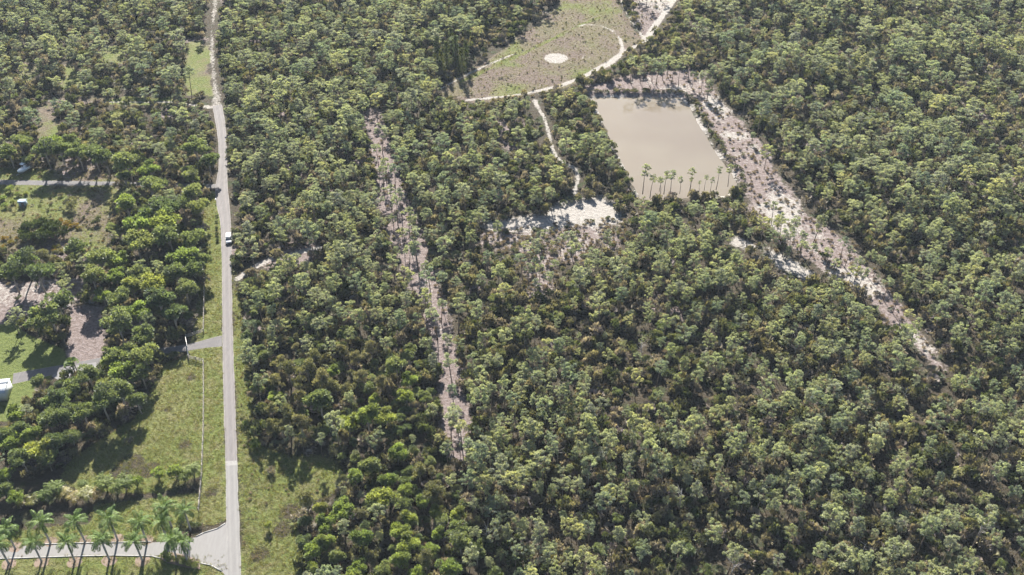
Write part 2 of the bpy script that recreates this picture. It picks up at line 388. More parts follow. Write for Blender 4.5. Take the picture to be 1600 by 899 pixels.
VERTS = np.stack([GX, GY, PZ + 0 * GX], -1).reshape(-1, 3)
COVER = np.stack([sand, grass, dry, pink], -1).reshape(-1, 4).astype(np.float32)
nyv, nxv = GX.shape
cls = np.zeros((nyv - 1, nxv - 1), int)
def cc(A): return (A[:-1, :-1] + A[1:, :-1] + A[:-1, 1:] + A[1:, 1:]) / 4
order = [('ground', 'brown leaf litter floor under the pine forest', None),
         ('meadow', 'dry tan meadow with a white sand circle beyond the pond', sd_meadow),
         ('dirt_field', 'pale disturbed bare ground at the top edge beside the meadow', sd_dirt),
         ('scrub_clearing', 'pinkish brushy clearing below the white sand patch', sd_scrub),
         ('sand_clearing', 'bright white sand patch in the middle of the forest', sd_clear),
         ('firebreak', 'wide sandy pink firebreak running from the pond down to the right', np.maximum(sd_fire, sd_fireb)),
         ('cleared_strip', 'pinkish cleared strip with thin pines between road and clearing', sd_strip),
         ('pond_bank', 'pale sandy bank around the muddy pond', sd_pond + 5),
         ('grass_verge', 'yellow green grass between the fence and the road', sd_vl),
         ('grass_verge', 'rough grass verge on the forest side of the road', sd_vr),
         ('lawn', 'mown grass between the hedge and the palm driveway', sd_ls),
         ('lawn', 'grass along the bottom edge below the palm driveway', sd_lb),
         ('lawn', 'bright green shaded lawn beside the dark curved driveway', sd_ll),
         ('field', 'dry yellow field below the shaded side road', sd_ml),
         ('sand_yard', 'pinkish sandy yard at the left edge above the lawn', sd_sl),
         ('path', 'white sand track looping round the meadow and past the pond', sd_tracks),
         ('path', 'pale sandy track continuing the road between the trees', sd_dirtroad),
         ('path', 'short pale path entering the forest from the road', sd_trackF)]
for k, (_, _, sdv) in enumerate(order):
    if k: cls[cc(sdv) > 0] = k
idx = np.arange(nyv * nxv).reshape(nyv, nxv)
quads = np.stack([idx[:-1, :-1], idx[:-1, 1:], idx[1:, 1:], idx[1:, :-1]], -1)
for k, (nm, lb, _) in enumerate(order):
    q = quads[cls == k]
    if len(q) == 0: continue
    u, inv = np.unique(q, return_inverse=True)
    me = me_arrays(nm, VERTS[u], inv.reshape(q.shape), [M_LUSH if 'bright green' in lb else M_GROUND], smooth=True)
    a = me.attributes.new('cover', 'FLOAT_COLOR', 'POINT'); a.data.foreach_set('color', COVER[u].ravel())
    tag(link(bpy.data.objects.new(nm, me)), lb, None, None, 'structure')

# ------------------------------------------------------------------ pond water
def water_material():
    m, nt, out = newmat('muddy_water')
    pos = node(nt, 'ShaderNodeNewGeometry').outputs['Position']
    c = mix(nt, sstep(nt, noise(nt, .03, 3, .5, pos), .35, .65), (.116, .097, .076), (.131, .113, .087))
    p = principled(nt, out, c, .04, .5, bump=noise(nt, 1.6, 3, .6, pos), bump_d=.012)
    p.inputs['IOR'].default_value = 1.33
    return m
P = gpa(POND); ctr = P.mean(0)
pv = [(ctr[0], ctr[1], -.95)] + [(*(p + (p - ctr) / np.linalg.norm(p - ctr) * 5), -.95) for p in P]
n = len(P)
wo = link(bpy.data.objects.new('pond_water', me_arrays('pond_water', pv, [[0, 1 + i, 1 + (i + 1) % n] for i in range(n)], [water_material()])))
tag(wo, 'still muddy tan water of the rectangular pond', None, None, 'structure')

# ------------------------------------------------------------------ roads
def road_material(name, stops, edge, amt=.5):
    m, nt, out = newmat(name)
    pos = node(nt, 'ShaderNodeNewGeometry').outputs['Position']
    st = node(nt, 'ShaderNodeVectorMath', {0: pos, 1: (1.0, .16, 1.0)}, operation='MULTIPLY').outputs[0]
    u = node(nt, 'ShaderNodeAttribute', attribute_name='across').outputs['Fac']
    n1 = noise(nt, 1.1, 6, .8, st, 1.5); n2 = noise(nt, .35, 4, .6, pos); n3 = noise(nt, 4, 4, .8, pos)
    c = ramp(nt, math_(nt, 'MULTIPLY_ADD', n1, .7, math_(nt, 'MULTIPLY', n3, .3)), stops)
    au = math_(nt, 'ABSOLUTE', u)
    tr = math_(nt, 'SUBTRACT', 1.0, math_(nt, 'MULTIPLY', math_(nt, 'ABSOLUTE', math_(nt, 'SUBTRACT', au, .48)), 3.4), clamp=True)
    c = mix(nt, math_(nt, 'MULTIPLY', tr, math_(nt, 'MULTIPLY', n2, amt)), c, edge)
    e = sstep(nt, math_(nt, 'ADD', au, math_(nt, 'MULTIPLY', math_(nt, 'SUBTRACT', n1, .5), .6)), .82, 1.05)
    c = mix(nt, math_(nt, 'MULTIPLY', e, .8), c, edge)
    principled(nt, out, c, .9, .2, bump=n3, bump_d=.02)
    return m
M_ROAD = road_material('worn_chipseal', [(.25, (.069, .064, .065)), (.45, (.102, .094, .092)), (.6, (.126, .117, .116)), (.8, (.174, .164, .161))], (.192, .176, .164, 1))
M_ROAD2 = road_material('smooth_grey_asphalt', [(.2, (.101, .097, .096)), (.5, (.129, .125, .121)), (.8, (.162, .155, .150))], (.182, .174, .166, 1), .8)
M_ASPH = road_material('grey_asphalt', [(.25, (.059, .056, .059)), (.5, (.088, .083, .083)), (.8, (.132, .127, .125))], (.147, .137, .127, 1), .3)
M_DRIVE = road_material('pale_concrete_drive', [(.2, (.114, .110, .107)), (.5, (.145, .140, .136)), (.8, (.180, .176, .169))], (.184, .180, .176, 1), .2)

def ribbon(name, pts, z, mat, label, cat=None, jit=.05, step=1.0):
    P_ = gpa(pts); W = np.array([p[2] / 2 / (CP * (p[1] - PH / 2 + F * SP / CP) / H) for p in pts])
    seg = np.concatenate([[0], np.cumsum(np.hypot(*np.diff(P_, axis=0).T))])
    t = np.linspace(0, seg[-1], max(8, int(seg[-1] / step)))
    cx = np.interp(t, seg, P_[:, 0]); cy = np.interp(t, seg, P_[:, 1]); ww = np.interp(t, seg, W)
    k = np.ones(9) / 9
    def sm(a): b = np.concatenate([np.full(4, a[0]), a, np.full(4, a[-1])]); return np.convolve(b, k, 'valid')
    a0, a1 = (cx[0], cy[0]), (cx[-1], cy[-1]); cx, cy = sm(cx), sm(cy); cx[0], cy[0] = a0; cx[-1], cy[-1] = a1
    dx, dy = np.gradient(cx), np.gradient(cy); L = np.hypot(dx, dy); nx, ny = -dy / L, dx / L
    us = np.linspace(-1, 1, 7); V = []; U = []
    for i in range(len(t)):
        jl, jr = jit * 4 * fbm(np.array([t[i]]), np.array([3.1]), 7, 77)[0], jit * 4 * fbm(np.array([t[i]]), np.array([50.1]), 7, 78)[0]
        for u in us:
            o = ww[i] * u + (jl if u == -1 else jr if u == 1 else 0)
            V.append((cx[i] + nx[i] * o, cy[i] + ny[i] * o, z)); U.append(u)
    fs = [[i * 7 + j, i * 7 + j + 1, (i + 1) * 7 + j + 1, (i + 1) * 7 + j] for i in range(len(t) - 1) for j in range(6)]
    me = me_arrays(name, V, fs, [mat]); a = me.attributes.new('across', 'FLOAT', 'POINT'); a.data.foreach_set('value', np.array(U, np.float32))
    return tag(link(bpy.data.objects.new(name, me)), label, cat, None, 'structure')

ROAD_UP = [p for p in ROAD if p[1] < 720]; cut = (361.5, 724, 18)
ribbon('road', [cut] + ROAD_UP, .03, M_ROAD, 'worn purple grey straight road beside the pine forest')
ribbon('road', [ROAD[0], ROAD[1], ROAD[2], cut], .032, M_ROAD2, 'smoother grey asphalt stretch of road at the bottom edge', jit=.08)
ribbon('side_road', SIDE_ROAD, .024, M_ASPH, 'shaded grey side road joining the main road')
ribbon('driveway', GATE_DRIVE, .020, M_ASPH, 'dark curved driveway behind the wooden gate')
DRV = [(356, 812), (352, 818), (340, 826), (318, 833), (305, 840), (270, 846), (236, 848), (180, 849), (120, 850), (60, 852), (0, 856), (-80, 862), (-80, 880), (0, 873), (60, 871), (120, 869), (180, 868), (240, 869), (262, 866), (290, 872), (312, 880), (330, 884), (346, 893), (358, 906), (366, 899), (364, 850)]
dp = gpa(DRV); fsd = [list(range(len(dp)))]
me = me_arrays('driveway', [(*p, .016) for p in dp], fsd, [M_DRIVE]); a = me.attributes.new('across', 'FLOAT', 'POINT')
tag(link(bpy.data.objects.new('driveway', me)), 'pale concrete driveway lined with royal palms', None, None, 'structure')
wp = gpa([(352.5, 721), (370.5, 720), (371, 727), (352.8, 728)])
pm = simple('white_lime_patch', (.195, .188, .18), .9, .2, .3, 2)
tag(link(bpy.data.objects.new('road_patch', me_arrays('road_patch', [(*p, .038) for p in wp], [[0, 1, 2, 3][::-1]], [pm]))), 'whitish worn patch across the road where the surface changes', None, None, 'structure')
ct = gpa([(100, 572), (112, 578), (150, 566), (148, 580), (112, 592), (90, 596), (82, 588)])
apron = MB(); cp_ = gpa([(80, 588), (104, 574), (116, 572), (150, 566), (152, 580), (120, 590), (98, 598)])
apron.add([(*p, .026) for p in cp_], [list(range(len(cp_)))])
tag(apron.build('concrete_apron', simple('apron_concrete', (.145, .14, .14), .9, .2, .2, 1.2)), 'grey concrete apron beside the low planter', None, None, 'structure')
M_KERB = simple('white_kerb', (.217, .212, .205), .8, .3, .1)
def kerb(pts, label):
    q = gpa(pts); mb = MB()
    for i in range(len(q) - 1):
        a, b = q[i], q[i + 1]; c = (a + b) / 2; L = np.hypot(*(b - a)); mb.box((c[0], c[1], .06), (L + .02, .22, .13), math.atan2(*(b - a)[::-1]))
    tag(mb.build('kerb', M_KERB), label, None, None, 'structure')
kerb([(352, 818), (340, 826), (318, 833), (306, 839)], 'white kerb curving round the upper driveway corner')
kerb([(-20, 875), (0, 873.5), (60, 871.5), (120, 869.5), (180, 868.5), (238, 869.5), (252, 873)], 'thin white kerb under the row of palms')
kerb([(312, 880), (330, 884), (346, 893)], 'white kerb curving round the lower driveway corner')
kerb([(60, 851), (120, 849), (180, 848), (236, 847)], 'white kerb on the lawn side of the driveway')

# ------------------------------------------------------------------ foliage meshes
def kites(p, d, nrm, L, W):
    """leaf or needle spray: kite quads from p along d"""
    d = d / np.linalg.norm(d, axis=1, keepdims=True)
    s = np.cross(d, nrm); s /= np.linalg.norm(s, axis=1, keepdims=True) + 1e-9
    L = L[:, None]; W = W[:, None]
    v = np.stack([p, p + d * L * .55 + s * W / 2, p + d * L, p + d * L * .55 - s * W / 2], 1)
    return v.reshape(-1, 3)

def rdir(g, n):
    v = g.normal(size=(n, 3)); return v / np.linalg.norm(v, axis=1, keepdims=True)

def clump(g, c, r, flat, n, L, W, up=.35, radial=.75):
    """rounded tuft of sprays about centre c"""
    d = rdir(g, n); d[:, 2] = np.abs(d[:, 2]) * .9 + d[:, 2] * .1 - .12
    rad = r * (.55 + .45 * g.random(n)) 
    p = np.asarray(c) + d * rad[:, None] * np.array([1, 1, flat])
    dd = d * np.array([1, 1, 1.0]) + rdir(g, n) * .55 + np.array([0, 0, up])
    nr = d * radial + rdir(g, n) * (1 - radial) + np.array([0, 0, .25])
    return kites(p - d * L * .3, dd, nr, L * (.7 + .6 * g.random(n)), W * (.7 + .6 * g.random(n)))

def finish(V, T, name, mat):
    V = np.concatenate(V); T = np.concatenate(T)
    return me_arrays(name, V, np.arange(len(V)).reshape(-1, 4), [mat], tint=T)

M_BARK = simple('grey_brown_bark', (.16, .125, .10), .9, .1, .3, 4)
M_PALEBARK = simple('pale_bark', (.30, .26, .22), .9, .1, .25, 4)
M_PINE = leafmat('pine_needles', [(0, (.166, .206, .156)), (.2, (.214, .246, .170)), (.4, (.261, .287, .186)), (.55, (.225, .246, .200)), (.72, (.279, .299, .186)), (.88, (.207, .234, .142)), (1, (.327, .328, .186))], .38, .6, .2)
M_OAK = leafmat('oak_leaves', [(0, (.090, .123, .062)), (.35, (.117, .149, .068)), (.7, (.149, .180, .083)), (1, (.180, .205, .089))], .4, .55, .25)
M_LIME = leafmat('bright_leaves', [(0, (.133, .180, .062)), (.5, (.164, .211, .069)), (1, (.215, .231, .077))], .42, .55, .2)
M_OLIVE = leafmat('olive_leaves', [(0, (.125, .13, .065)), (.5, (.155, .155, .08)), (1, (.185, .175, .095))], .32, .6, .2)
M_SHRUB = leafmat('shrub_leaves', [(0, (.066, .084, .041)), (.3, (.110, .121, .065)), (.55, (.154, .142, .091)), (.8, (.188, .166, .136)), (1, (.221, .189, .175))], .3, .6, .2)
M_BRUSH = leafmat('dry_brush', [(0, (.15, .115, .075)), (.5, (.22, .17, .115)), (1, (.30, .25, .18))], .2, .8, .1)
M_DARKSH = leafmat('dark_shrub_leaves', [(0, (.04, .055, .022)), (1, (.065, .085, .035))], .2, .6, .2)
M_GOLD = leafmat('yellowing_fronds', [(0, (.144, .126, .032)), (.5, (.166, .115, .028)), (1, (.130, .141, .036))], .35, .5, .3)
M_FROND = leafmat('palm_fronds', [(0, (.07, .115, .03)), (.5, (.09, .14, .035)), (1, (.115, .16, .045))], .3, .55, .15)
M_GRASS = leafmat('grass_blades', [(0, (.12, .14, .045)), (.4, (.18, .19, .065)), (.75, (.25, .235, .11)), (1, (.22, .17, .12))], .3, .7, .15)
M_CASU = leafmat('feathery_dark_needles', [(0, (.06, .08, .035)), (1, (.10, .11, .045))], .25, .6, .2)

def pine_parts(seed, h=11.0, cr=3.0, base=.55, dens=1.0, nl=None):
    g = np.random.default_rng(seed); mb = MB()
    bend = g.normal(0, .32, 2); path = []; rad = []
    def tr(z):
        t = z / (h * .97); return np.array([bend[0] * t * t * 2 + .1 * math.sin(5 * t + seed), bend[1] * t * t * 2, z])
    for i in range(7): path.append(tuple(tr(h * .97 * i / 6))); rad.append(.19 * (1 - i / 6 * .82))
    mb.tube(path, rad, 6)
    V = []; T = []
    n = nl or int(13 * dens + g.integers(0, 5)); az = g.random() * 6.28; az0 = g.random() * 6.28; asym = .15 + .35 * g.random(); flat_top = g.random()
    tone = g.normal(0, .05)
    def put(c, r):
        k = int(66 * (r / .7) ** 1.7) + 6
        q = clump(g, c, r, .6, k, .34, .25, up=.05, radial=.86)
        V.append(q); T.append(np.clip(np.full(len(q), .5 + tone + g.normal(0, .17)) + np.repeat(g.normal(0, .14, k), 4), 0, 1))
    for i in range(n):
        t = (i + g.random() * .6) / n; zb = h * (base + (.93 - base) * t); az += 2.4 + g.normal(0, .45)
        prof = math.sin(math.pi * (.25 + (.55 + .17 * (1 - flat_top)) * t)) ** .7
        L = cr * prof * (.62 + .55 * g.random()) * (1 + asym * math.cos(az - az0)); a = tr(zb); dr = np.array([math.cos(az), math.sin(az), .25 + .38 * t + g.normal(0, .12)])
        e = a + dr * L; m_ = a + dr * L * .55 - np.array([0, 0, .12 * L])
        mb.tube([a, m_, e], [.06, .045, .015], 4, False)
        put(e, .45 + .34 * g.random())
        for q_ in range(g.integers(1, 3)):
            sdv = np.array([-math.sin(az), math.cos(az), .15]) * g.normal(0, .75); put(a + dr * L * (.62 + .3 * g.random()) + sdv, .34 + .28 * g.random())
        if L > 1.5 and g.random() < .6: put(m_ + np.array([g.normal(0, .5), g.normal(0, .5), .3]), .34 + .26 * g.random())
    put(tr(h * .97) + np.array([0, 0, .1]), .6); put(tr(h * .9) + g.normal(0, .4, 3), .55)
    return mb, V, T

def broad_parts(seed, h=8.0, cr=3.0, zc=.58, vert=.75, n=15, leafL=.42, leafW=.30, per=150, trunkr=.2):
    g = np.random.default_rng(seed); mb = MB()
    mb.tube([(0, 0, 0), (g.normal(0, .15), g.normal(0, .15), h * .3), (g.normal(0, .3), g.normal(0, .3), h * .62)], [trunkr, trunkr * .8, trunkr * .4], 6)
    V = []; T = []
    for i in range(n):
        d = rdir(g, 1)[0]; d[2] = abs(d[2]) * .95 - .22; rr = (.35 + .45 * g.random()) if i > 2 else .1
        c = np.array([0, 0, h * zc]) + d * np.array([cr, cr, h * (1 - zc) * vert * 1.15]) * rr * 1.05
        r = cr * (.30 + .20 * g.random())
        mb.tube([(0, 0, h * (.3 + .2 * g.random())), tuple((np.array([0, 0, h * .45]) + c) / 2 - np.array([0, 0, .2])), tuple(c)], [trunkr * .45, trunkr * .3, .03], 4, False)
        k = int(per * (r / 1.1) ** 1.3)
        q = clump(g, c, r, .8, k, leafL, leafW, up=.1, radial=.6)
        V.append(q); T.append(np.full(len(q), np.clip(.5 + g.normal(0, .14), 0, 1)) + np.repeat(g.normal(0, .14, k), 4))
    return mb, V, T

def cone_parts(seed, h=9.0, cr=1.6):
    g = np.random.default_rng(seed); mb = MB(); mb.tube([(0, 0, 0), (0, 0, h * .6), (0, 0, h * .97)], [.16, .1, .02], 6); V = []; T = []
    for i in range(26):
        t = (i + g.random()) / 26; z = h * (.12 + .86 * t); r = cr * (1 - t) ** .7 * .75; a = i * 2.4
        q = clump(g, (math.cos(a) * r * .75, math.sin(a) * r * .75, z), .35 + r * .45, 1.15, 46, .5, .15, up=.6, radial=.6)
        V.append(q); T.append(np.full(len(q), np.clip(.5 + g.normal(0, .15), 0, 1)))
    return mb, V, T

def shrub_parts(seed, r=1.0, hh=1.2, n=6, L=.30, W=.20, per=55):
    g = np.random.default_rng(seed); mb = MB(); V = []; T = []
    for i in range(n):
        a = g.random() * 6.28; q_ = math.sqrt(g.random()) * r * .7; c = np.array([math.cos(a) * q_, math.sin(a) * q_, hh * (.35 + .4 * g.random())])
        mb.tube([(0, 0, 0), tuple(c)], [.05, .02], 4, False)
        q = clump(g, c, r * (.4 + .2 * g.random()), .9, per, L, W, up=.25, radial=.5)
        V.append(q); T.append(np.full(len(q), np.clip(.5 + g.normal(0, .16), 0, 1)) + np.repeat(g.normal(0, .12, per), 4))
    return mb, V, T

def palmetto_parts(seed, r=.9, n=22):
    g = np.random.default_rng(seed); mb = MB(); mb.tube([(0, 0, 0), (0, 0, .3)], [.08, .06], 5); V = []; T = []
    for i in range(n):
        a = i * 2.4 + g.normal(0, .3); el = .2 + .9 * g.random(); d = np.array([math.cos(a) * math.cos(el), math.sin(a) * math.cos(el), math.sin(el)])
        c = d * r * (.5 + .3 * g.random()); k = 8
        fan = np.array([d + .8 * (j / (k - 1) - .5) * 2 * np.array([-math.sin(a), math.cos(a), 0]) for j in range(k)])
        q = kites(np.repeat(c[None], k, 0), fan, np.repeat((np.array([0, 0, 1]) - d * .3)[None], k, 0), np.full(k, r * .65), np.full(k, .13))
        V.append(q); T.append(np.full(len(q), np.clip(.5 + g.normal(0, .2), 0, 1)))
    return mb, V, T

def tuft_parts(seed, hh=.35, n=16, r=.25):
    g = np.random.default_rng(seed); d = rdir(g, n); d[:, 2] = np.abs(d[:, 2]) + .7
    p = np.stack([g.normal(0, r, n), g.normal(0, r, n), np.zeros(n)], -1)
    q = kites(p, d, rdir(g, n), hh * (.6 + .8 * g.random(n)), np.full(n, .09)); return MB(), [q], [np.repeat(g.random(n), 4)]

class Proto:
    """trunk mesh + crown mesh for single trees; one joined mesh for the mass"""
    def __init__(s, name, parts, leaf, bark, kinds=('trunk', 'crown')):
        mb, V, T = parts; s.kinds = kinds
        s.has_trunk = len(mb.v) > 0
        s.trunk = mb.mesh(name + '_' + kinds[0], bark) if s.has_trunk else None
        s.crown = finish(V, T, name + '_' + kinds[1], leaf)
        s.src = (mb, V, T, leaf, bark, name)
    def joined(s):
        mb, V, T, leaf, bark, name = s.src
        V = np.concatenate(V); T = np.concatenate(T); b = len(mb.v)
        vv = np.concatenate([np.array(mb.v).reshape(-1, 3), V]) if b else V
        fs = [list(f) for f in mb.f] + (np.arange(len(V)).reshape(-1, 4) + b).tolist()
        return me_arrays(name, vv, fs, [bark, leaf], [0] * len(mb.f) + [1] * (len(V) // 4), np.concatenate([np.full(b, .5), T]))

PINES = [Proto('pine', pine_parts(100 + i, h=9.5 + (i % 5) * .75, cr=1.9 + (i * 7 % 6) * .26, base=.46 + .05 * (i % 5), dens=.75 + .13 * (i % 4)), M_PINE, M_BARK) for i in range(16)]
SKINNY = [Proto('skinny_pine', pine_parts(250 + i, h=11.0 + .4 * i, cr=1.0 + .12 * i, base=.72 - .03 * i, nl=5 + i), M_PINE, M_BARK) for i in range(4)]
THIN = [Proto('thin_pine', pine_parts(200 + i, h=12.0, cr=1.7 + .2 * i, base=.68, nl=7 + i), M_PINE, M_BARK) for i in range(4)]
OAKS = [Proto('oak', broad_parts(300 + i, h=7.5 + i * .4, cr=2.9 + .2 * (i % 3)), M_OAK, M_PALEBARK) for i in range(5)]
LIMES = [Proto('lime_oak', broad_parts(330 + i, h=7.5, cr=2.8 + .2 * i, vert=.85), M_LIME, M_PALEBARK) for i in range(3)]
OLIVES = [Proto('olive_tree', broad_parts(360 + i, h=7.5, cr=2.1 + .2 * i, zc=.5, vert=.95, n=13, leafL=.4, leafW=.2), M_OLIVE, M_PALEBARK) for i in range(3)]
CONES = [Proto('casuarina', cone_parts(400 + i), M_CASU, M_BARK) for i in range(2)]
SHRUBS = [Proto('shrub', shrub_parts(500 + i, r=1.0 + .15 * i), M_SHRUB, M_BARK, ('stem', 'foliage')) for i in range(4)]
BRUSH = [Proto('brush', shrub_parts(520 + i, r=.9, hh=.8, L=.4, W=.09, per=40), M_BRUSH, M_BARK, ('stem', 'foliage')) for i in range(2)]
PALMETTO = [Proto('palmetto', palmetto_parts(540 + i), M_SHRUB, M_BARK, ('stem', 'foliage')) for i in range(2)]
DARKSH = [Proto('dark_shrub', shrub_parts(560 + i, r=1.2, hh=1.6, n=9), M_DARKSH, M_BARK, ('stem', 'foliage')) for i in range(2)]
GOLDSH = [Proto('gold_shrub', shrub_parts(570, r=.9, hh=1.0, n=7), M_GOLD, M_BARK, ('stem', 'foliage'))]
LIMESH = [Proto('lime_shrub', shrub_parts(580, r=1.1, hh=1.7, n=9), M_LIME, M_BARK, ('stem', 'foliage'))]
TUFTS = [Proto('grass_tuft', tuft_parts(600 + i), M_GRASS, M_BARK) for i in range(3)]

REG = []                                           # every single plant, for labels later
def plant(name, proto, x, y, s=1.0, rz=None, z=0.0, lean=0.0, sz=1.0, note=None):
    e = empty(name, (x, y, z), random.uniform(0, 6.28) if rz is None else rz)
    e.scale = (s, s, s * sz)
    if lean: e.rotation_euler = (random.gauss(0, lean), random.gauss(0, lean), e.rotation_euler[2])
    if proto.trunk: link(bpy.data.objects.new(proto.kinds[0], proto.trunk), e)
    link(bpy.data.objects.new(proto.kinds[1], proto.crown), e)
    REG.append((e, name, x, y, s, note))
    return e

# ------------------------------------------------------------------ hand-placed broadleaf trees: crown centre in the photo, crown width in pixels
def px_per_m(py): return CP * (py - PH / 2 + F * SP / CP) / H
taken = []                                          # (x, y, r)
def place(kind, protos, cx, cy, wpx, zc=.6, hnat=7.8, rnat=2.9, note=None, sz=1.0):
    s = wpx / px_per_m(cy) / 2 / rnat * .92
    x, y = gp(cx, cy, hnat * s * sz * zc)
    taken.append((x, y, rnat * s * .8))
    return plant(kind, random.choice(protos), x, y, s, note=note, sz=sz)

L_OAKS = [(200,258,45),(235,262,36),(195,277,30),(165,250,36),(305,232,40),(325,250,36),(300,277,30),(235,291,45),(195,318,45),(250,326,50),(222,345,52),(255,350,50),(298,300,40),(310,325,34),(285,318,36),
 (212,377,50),(265,375,45),(300,375,40),(285,402,45),(312,405,38),(187,405,36),(155,405,48),(120,385,42),(38,407,44),(60,428,48),(18,428,44),(145,435,42),(215,430,42),(275,430,42),(303,422,38),(240,445,45),(205,447,42),(180,430,34),
 (75,490,52),(92,478,45),(58,502,38),(190,465,40),(185,512,52),(212,486,45),(250,474,50),(272,492,42),(228,522,42),(290,455,38),(160,460,30),(200,548,40),(178,560,42),(225,558,45),(190,578,45),(220,582,40),(140,592,40),(165,604,38),(62,598,28),(90,625,45),(115,608,40),(160,628,50),(190,620,48),(214,625,36),(130,645,42),(25,648,40),(75,655,46),(30,672,42),(4,682,42),(15,692,40),(60,702,46),(85,690,42),(112,683,36),(35,722,40),(72,715,36),(8,765,34),(25,778,30),(8,742,30),(100,650,40),(50,680,40),(12,236,36),(70,236,38),(95,238,36),(122,240,36),(148,243,34),(80,222,34),(110,222,34),(30,222,34)]
for (cx, cy, d) in L_OAKS:
    place('oak_tree', OAKS if random.random() < .72 else LIMES, cx, cy, d, note='L', sz=1.15)
for (cx, cy, d) in ((240,408,24),(165,252,28),(68,398,30)): place('olive_tree', OLIVES, cx, cy, d, .6, 7.5, 2.3, 'L')
R_LIME = [(620,705,34),(580,728,40),(555,745,36),(605,750,36),(637,765,28),(600,780,48),(500,795,30),(535,795,40),(510,815,36),(490,860,36),(510,845,36),(565,840,44),(525,868,32),(560,886,32),(640,810,36),(625,830,36),(640,847,40),(625,876,40),(670,860,30),(715,805,34),(720,830,40),(720,852,42),(700,888,40),(655,895,32),(600,892,30),(488,888,30),(775,896,32),(500,625,50),(430,620,26),(575,650,48),(545,660,40),(605,650,36),(585,625,26),(635,620,30),(660,620,26),(620,575,38),(640,592,30),(520,582,28),(548,905,34),(690,925,40),(640,920,36),(590,925,36),(745,870,34),(685,835,30),(660,785,30),(680,800,28)]
for (cx, cy, d) in R_LIME: place('oak_tree', LIMES if random.random() < .75 else OAKS, cx, cy, d, note='R', sz=1.25)
R_OLIVE = [(655,738,32),(675,770,36),(480,785,36),(665,876,36),(437,567,26),(450,577,34),(490,560,30),(480,577,34),(502,592,34),(535,550,26),(515,603,30),(432,596,28),(450,650,34),(470,662,34),(440,668,28),(425,640,24),(560,560,26),(580,545,26),(595,600,28),(465,600,28),(470,622,28),(425,665,24),(520,860,24),(585,870,26),(560,590,28),(545,610,26)]
for (cx, cy, d) in R_OLIVE: place('olive_tree', OLIVES, cx, cy, d, .55, 7.5, 2.3, 'R', 1.3)
for (cx, cy, d) in ((683,82,16),(698,88,15),(712,80,16),(722,98,15),(705,65,14),(728,85,14),(690,100,14)): place('casuarina_tree', CONES, cx, cy, d * 1.1, .5, 9, 1.5, 'T')

# ------------------------------------------------------------------ pines
def ok(x, y, h, lim=1):
    """no trunk and no crown over ground that the photo shows open"""
    worst = rast(OPEN, x, y)
    if worst == 2: return 2
    for k in (.35, .7, .95):
        f = H / (H - h * k); v = rast(OPEN, x * f, y * f)
        if v == 2: return 2
        worst = max(worst, v)
    return worst

hand = []
def hp(bx, by, s=1.0, thin=False, note=None):
    x, y = gp(bx, by); s *= min(1.0, max(.8, .8 + (y - 190) / 170 * .2)); hand.append((x, y, s, thin, note))
# pond bank, near side
for (bx, by, s) in ((1004,304,1.05),(1015,310,.95),(1037,304,.95),(1047,303,.85),(1030,300,.55),(1062,303,.65),(1077,300,.6),(1078,298,.85),(1100,298,.62),(1119,297,.9),(1092,302,.5),(1032,305,.7),(1110,300,.55),(1137,292,.8)):
    hp(bx, by, s, True, 'pond')
# thin pines in the cleared strip and the firebreak
for (bx, by) in ((592,262),(604,285),(612,330),(600,300),(640,372),(622,350),(650,400),(632,395),(628,340),(668,470),(690,505),(672,452),(700,560),(684,530),(706,600),(618,300),(598,240),(710,640),(655,425),(640,430),(722,700),(716,675),(728,720),(705,690),(690,470),(735,735),(745,742)):
    hp(bx, by, .85 + .3 * random.random(), True, 'strip')
for (bx, by) in ((1210,378),(1218,372),(1240,378),(1250,395),(1247,410),(1232,395),(1312,408),(1320,418),(1335,440),(1290,420),(1365,432),(1352,428),(1380,470),(1262,415),(1322,450),(1205,350),(1222,400),(1395,490),(1410,520),(1340,455),(1300,440)):
    hp(bx, by, .75 + .25 * random.random(), True, 'firebreak')
for (bx, by) in ((815,432),(838,440),(842,452),(825,445),(893,402),(900,415),(818,410),(855,455),(865,440),(745,370),(760,372),(836,470),(850,392),(875,398),(690,385),(735,372),(930,420),(780,385)):
    hp(bx, by, .7 + .25 * random.random(), random.random() < .6, 'scrub')
for (bx, by) in ((1000,130),(1018,128),(1035,125),(1050,130),(985,130),(1060,135),(1075,128),(1008,122),(1042,120),(1025,133)):
    hp(bx, by, .8 + .2 * random.random(), random.random() < .5, 'northbank')
for (bx, by) in ((270,122),(262,130),(282,140),(215,130),(220,112),(110,200),(98,195),(118,205),(125,212),(140,170),(180,178),(155,172),(40,130),(300,150),(48,140)):
    hp(bx, by, .85 + .2 * random.random(), True, 'topleft')
for (bx, by) in ((40,515),(30,522),(110,465),(106,458),(137,442),(46,668)):
    hp(bx, by, .85, False, 'yard')
cell = {}
def free(x, y, r):
    i, j = int(x // 4), int(y // 4)
    for a in range(i - 2, i + 3):
        for b in range(j - 2, j + 3):
            for (qx, qy, qr) in cell.get((a, b), ()):
                if (qx - x) ** 2 + (qy - y) ** 2 < (.5 * (r + qr)) ** 2: return False
    return True
def put(x, y, r): cell.setdefault((int(x // 4), int(y // 4)), []).append((x, y, r))
for (x, y, r) in taken: put(x, y, r * 2.0)
for (x, y, s, th, nt_) in hand: put(x, y, 2.6)
carx, cary = gp(358, 372)
for k in range(1, 7): put(carx + 1.5 - .16 * k * 3, cary + k * 3, 5.5)

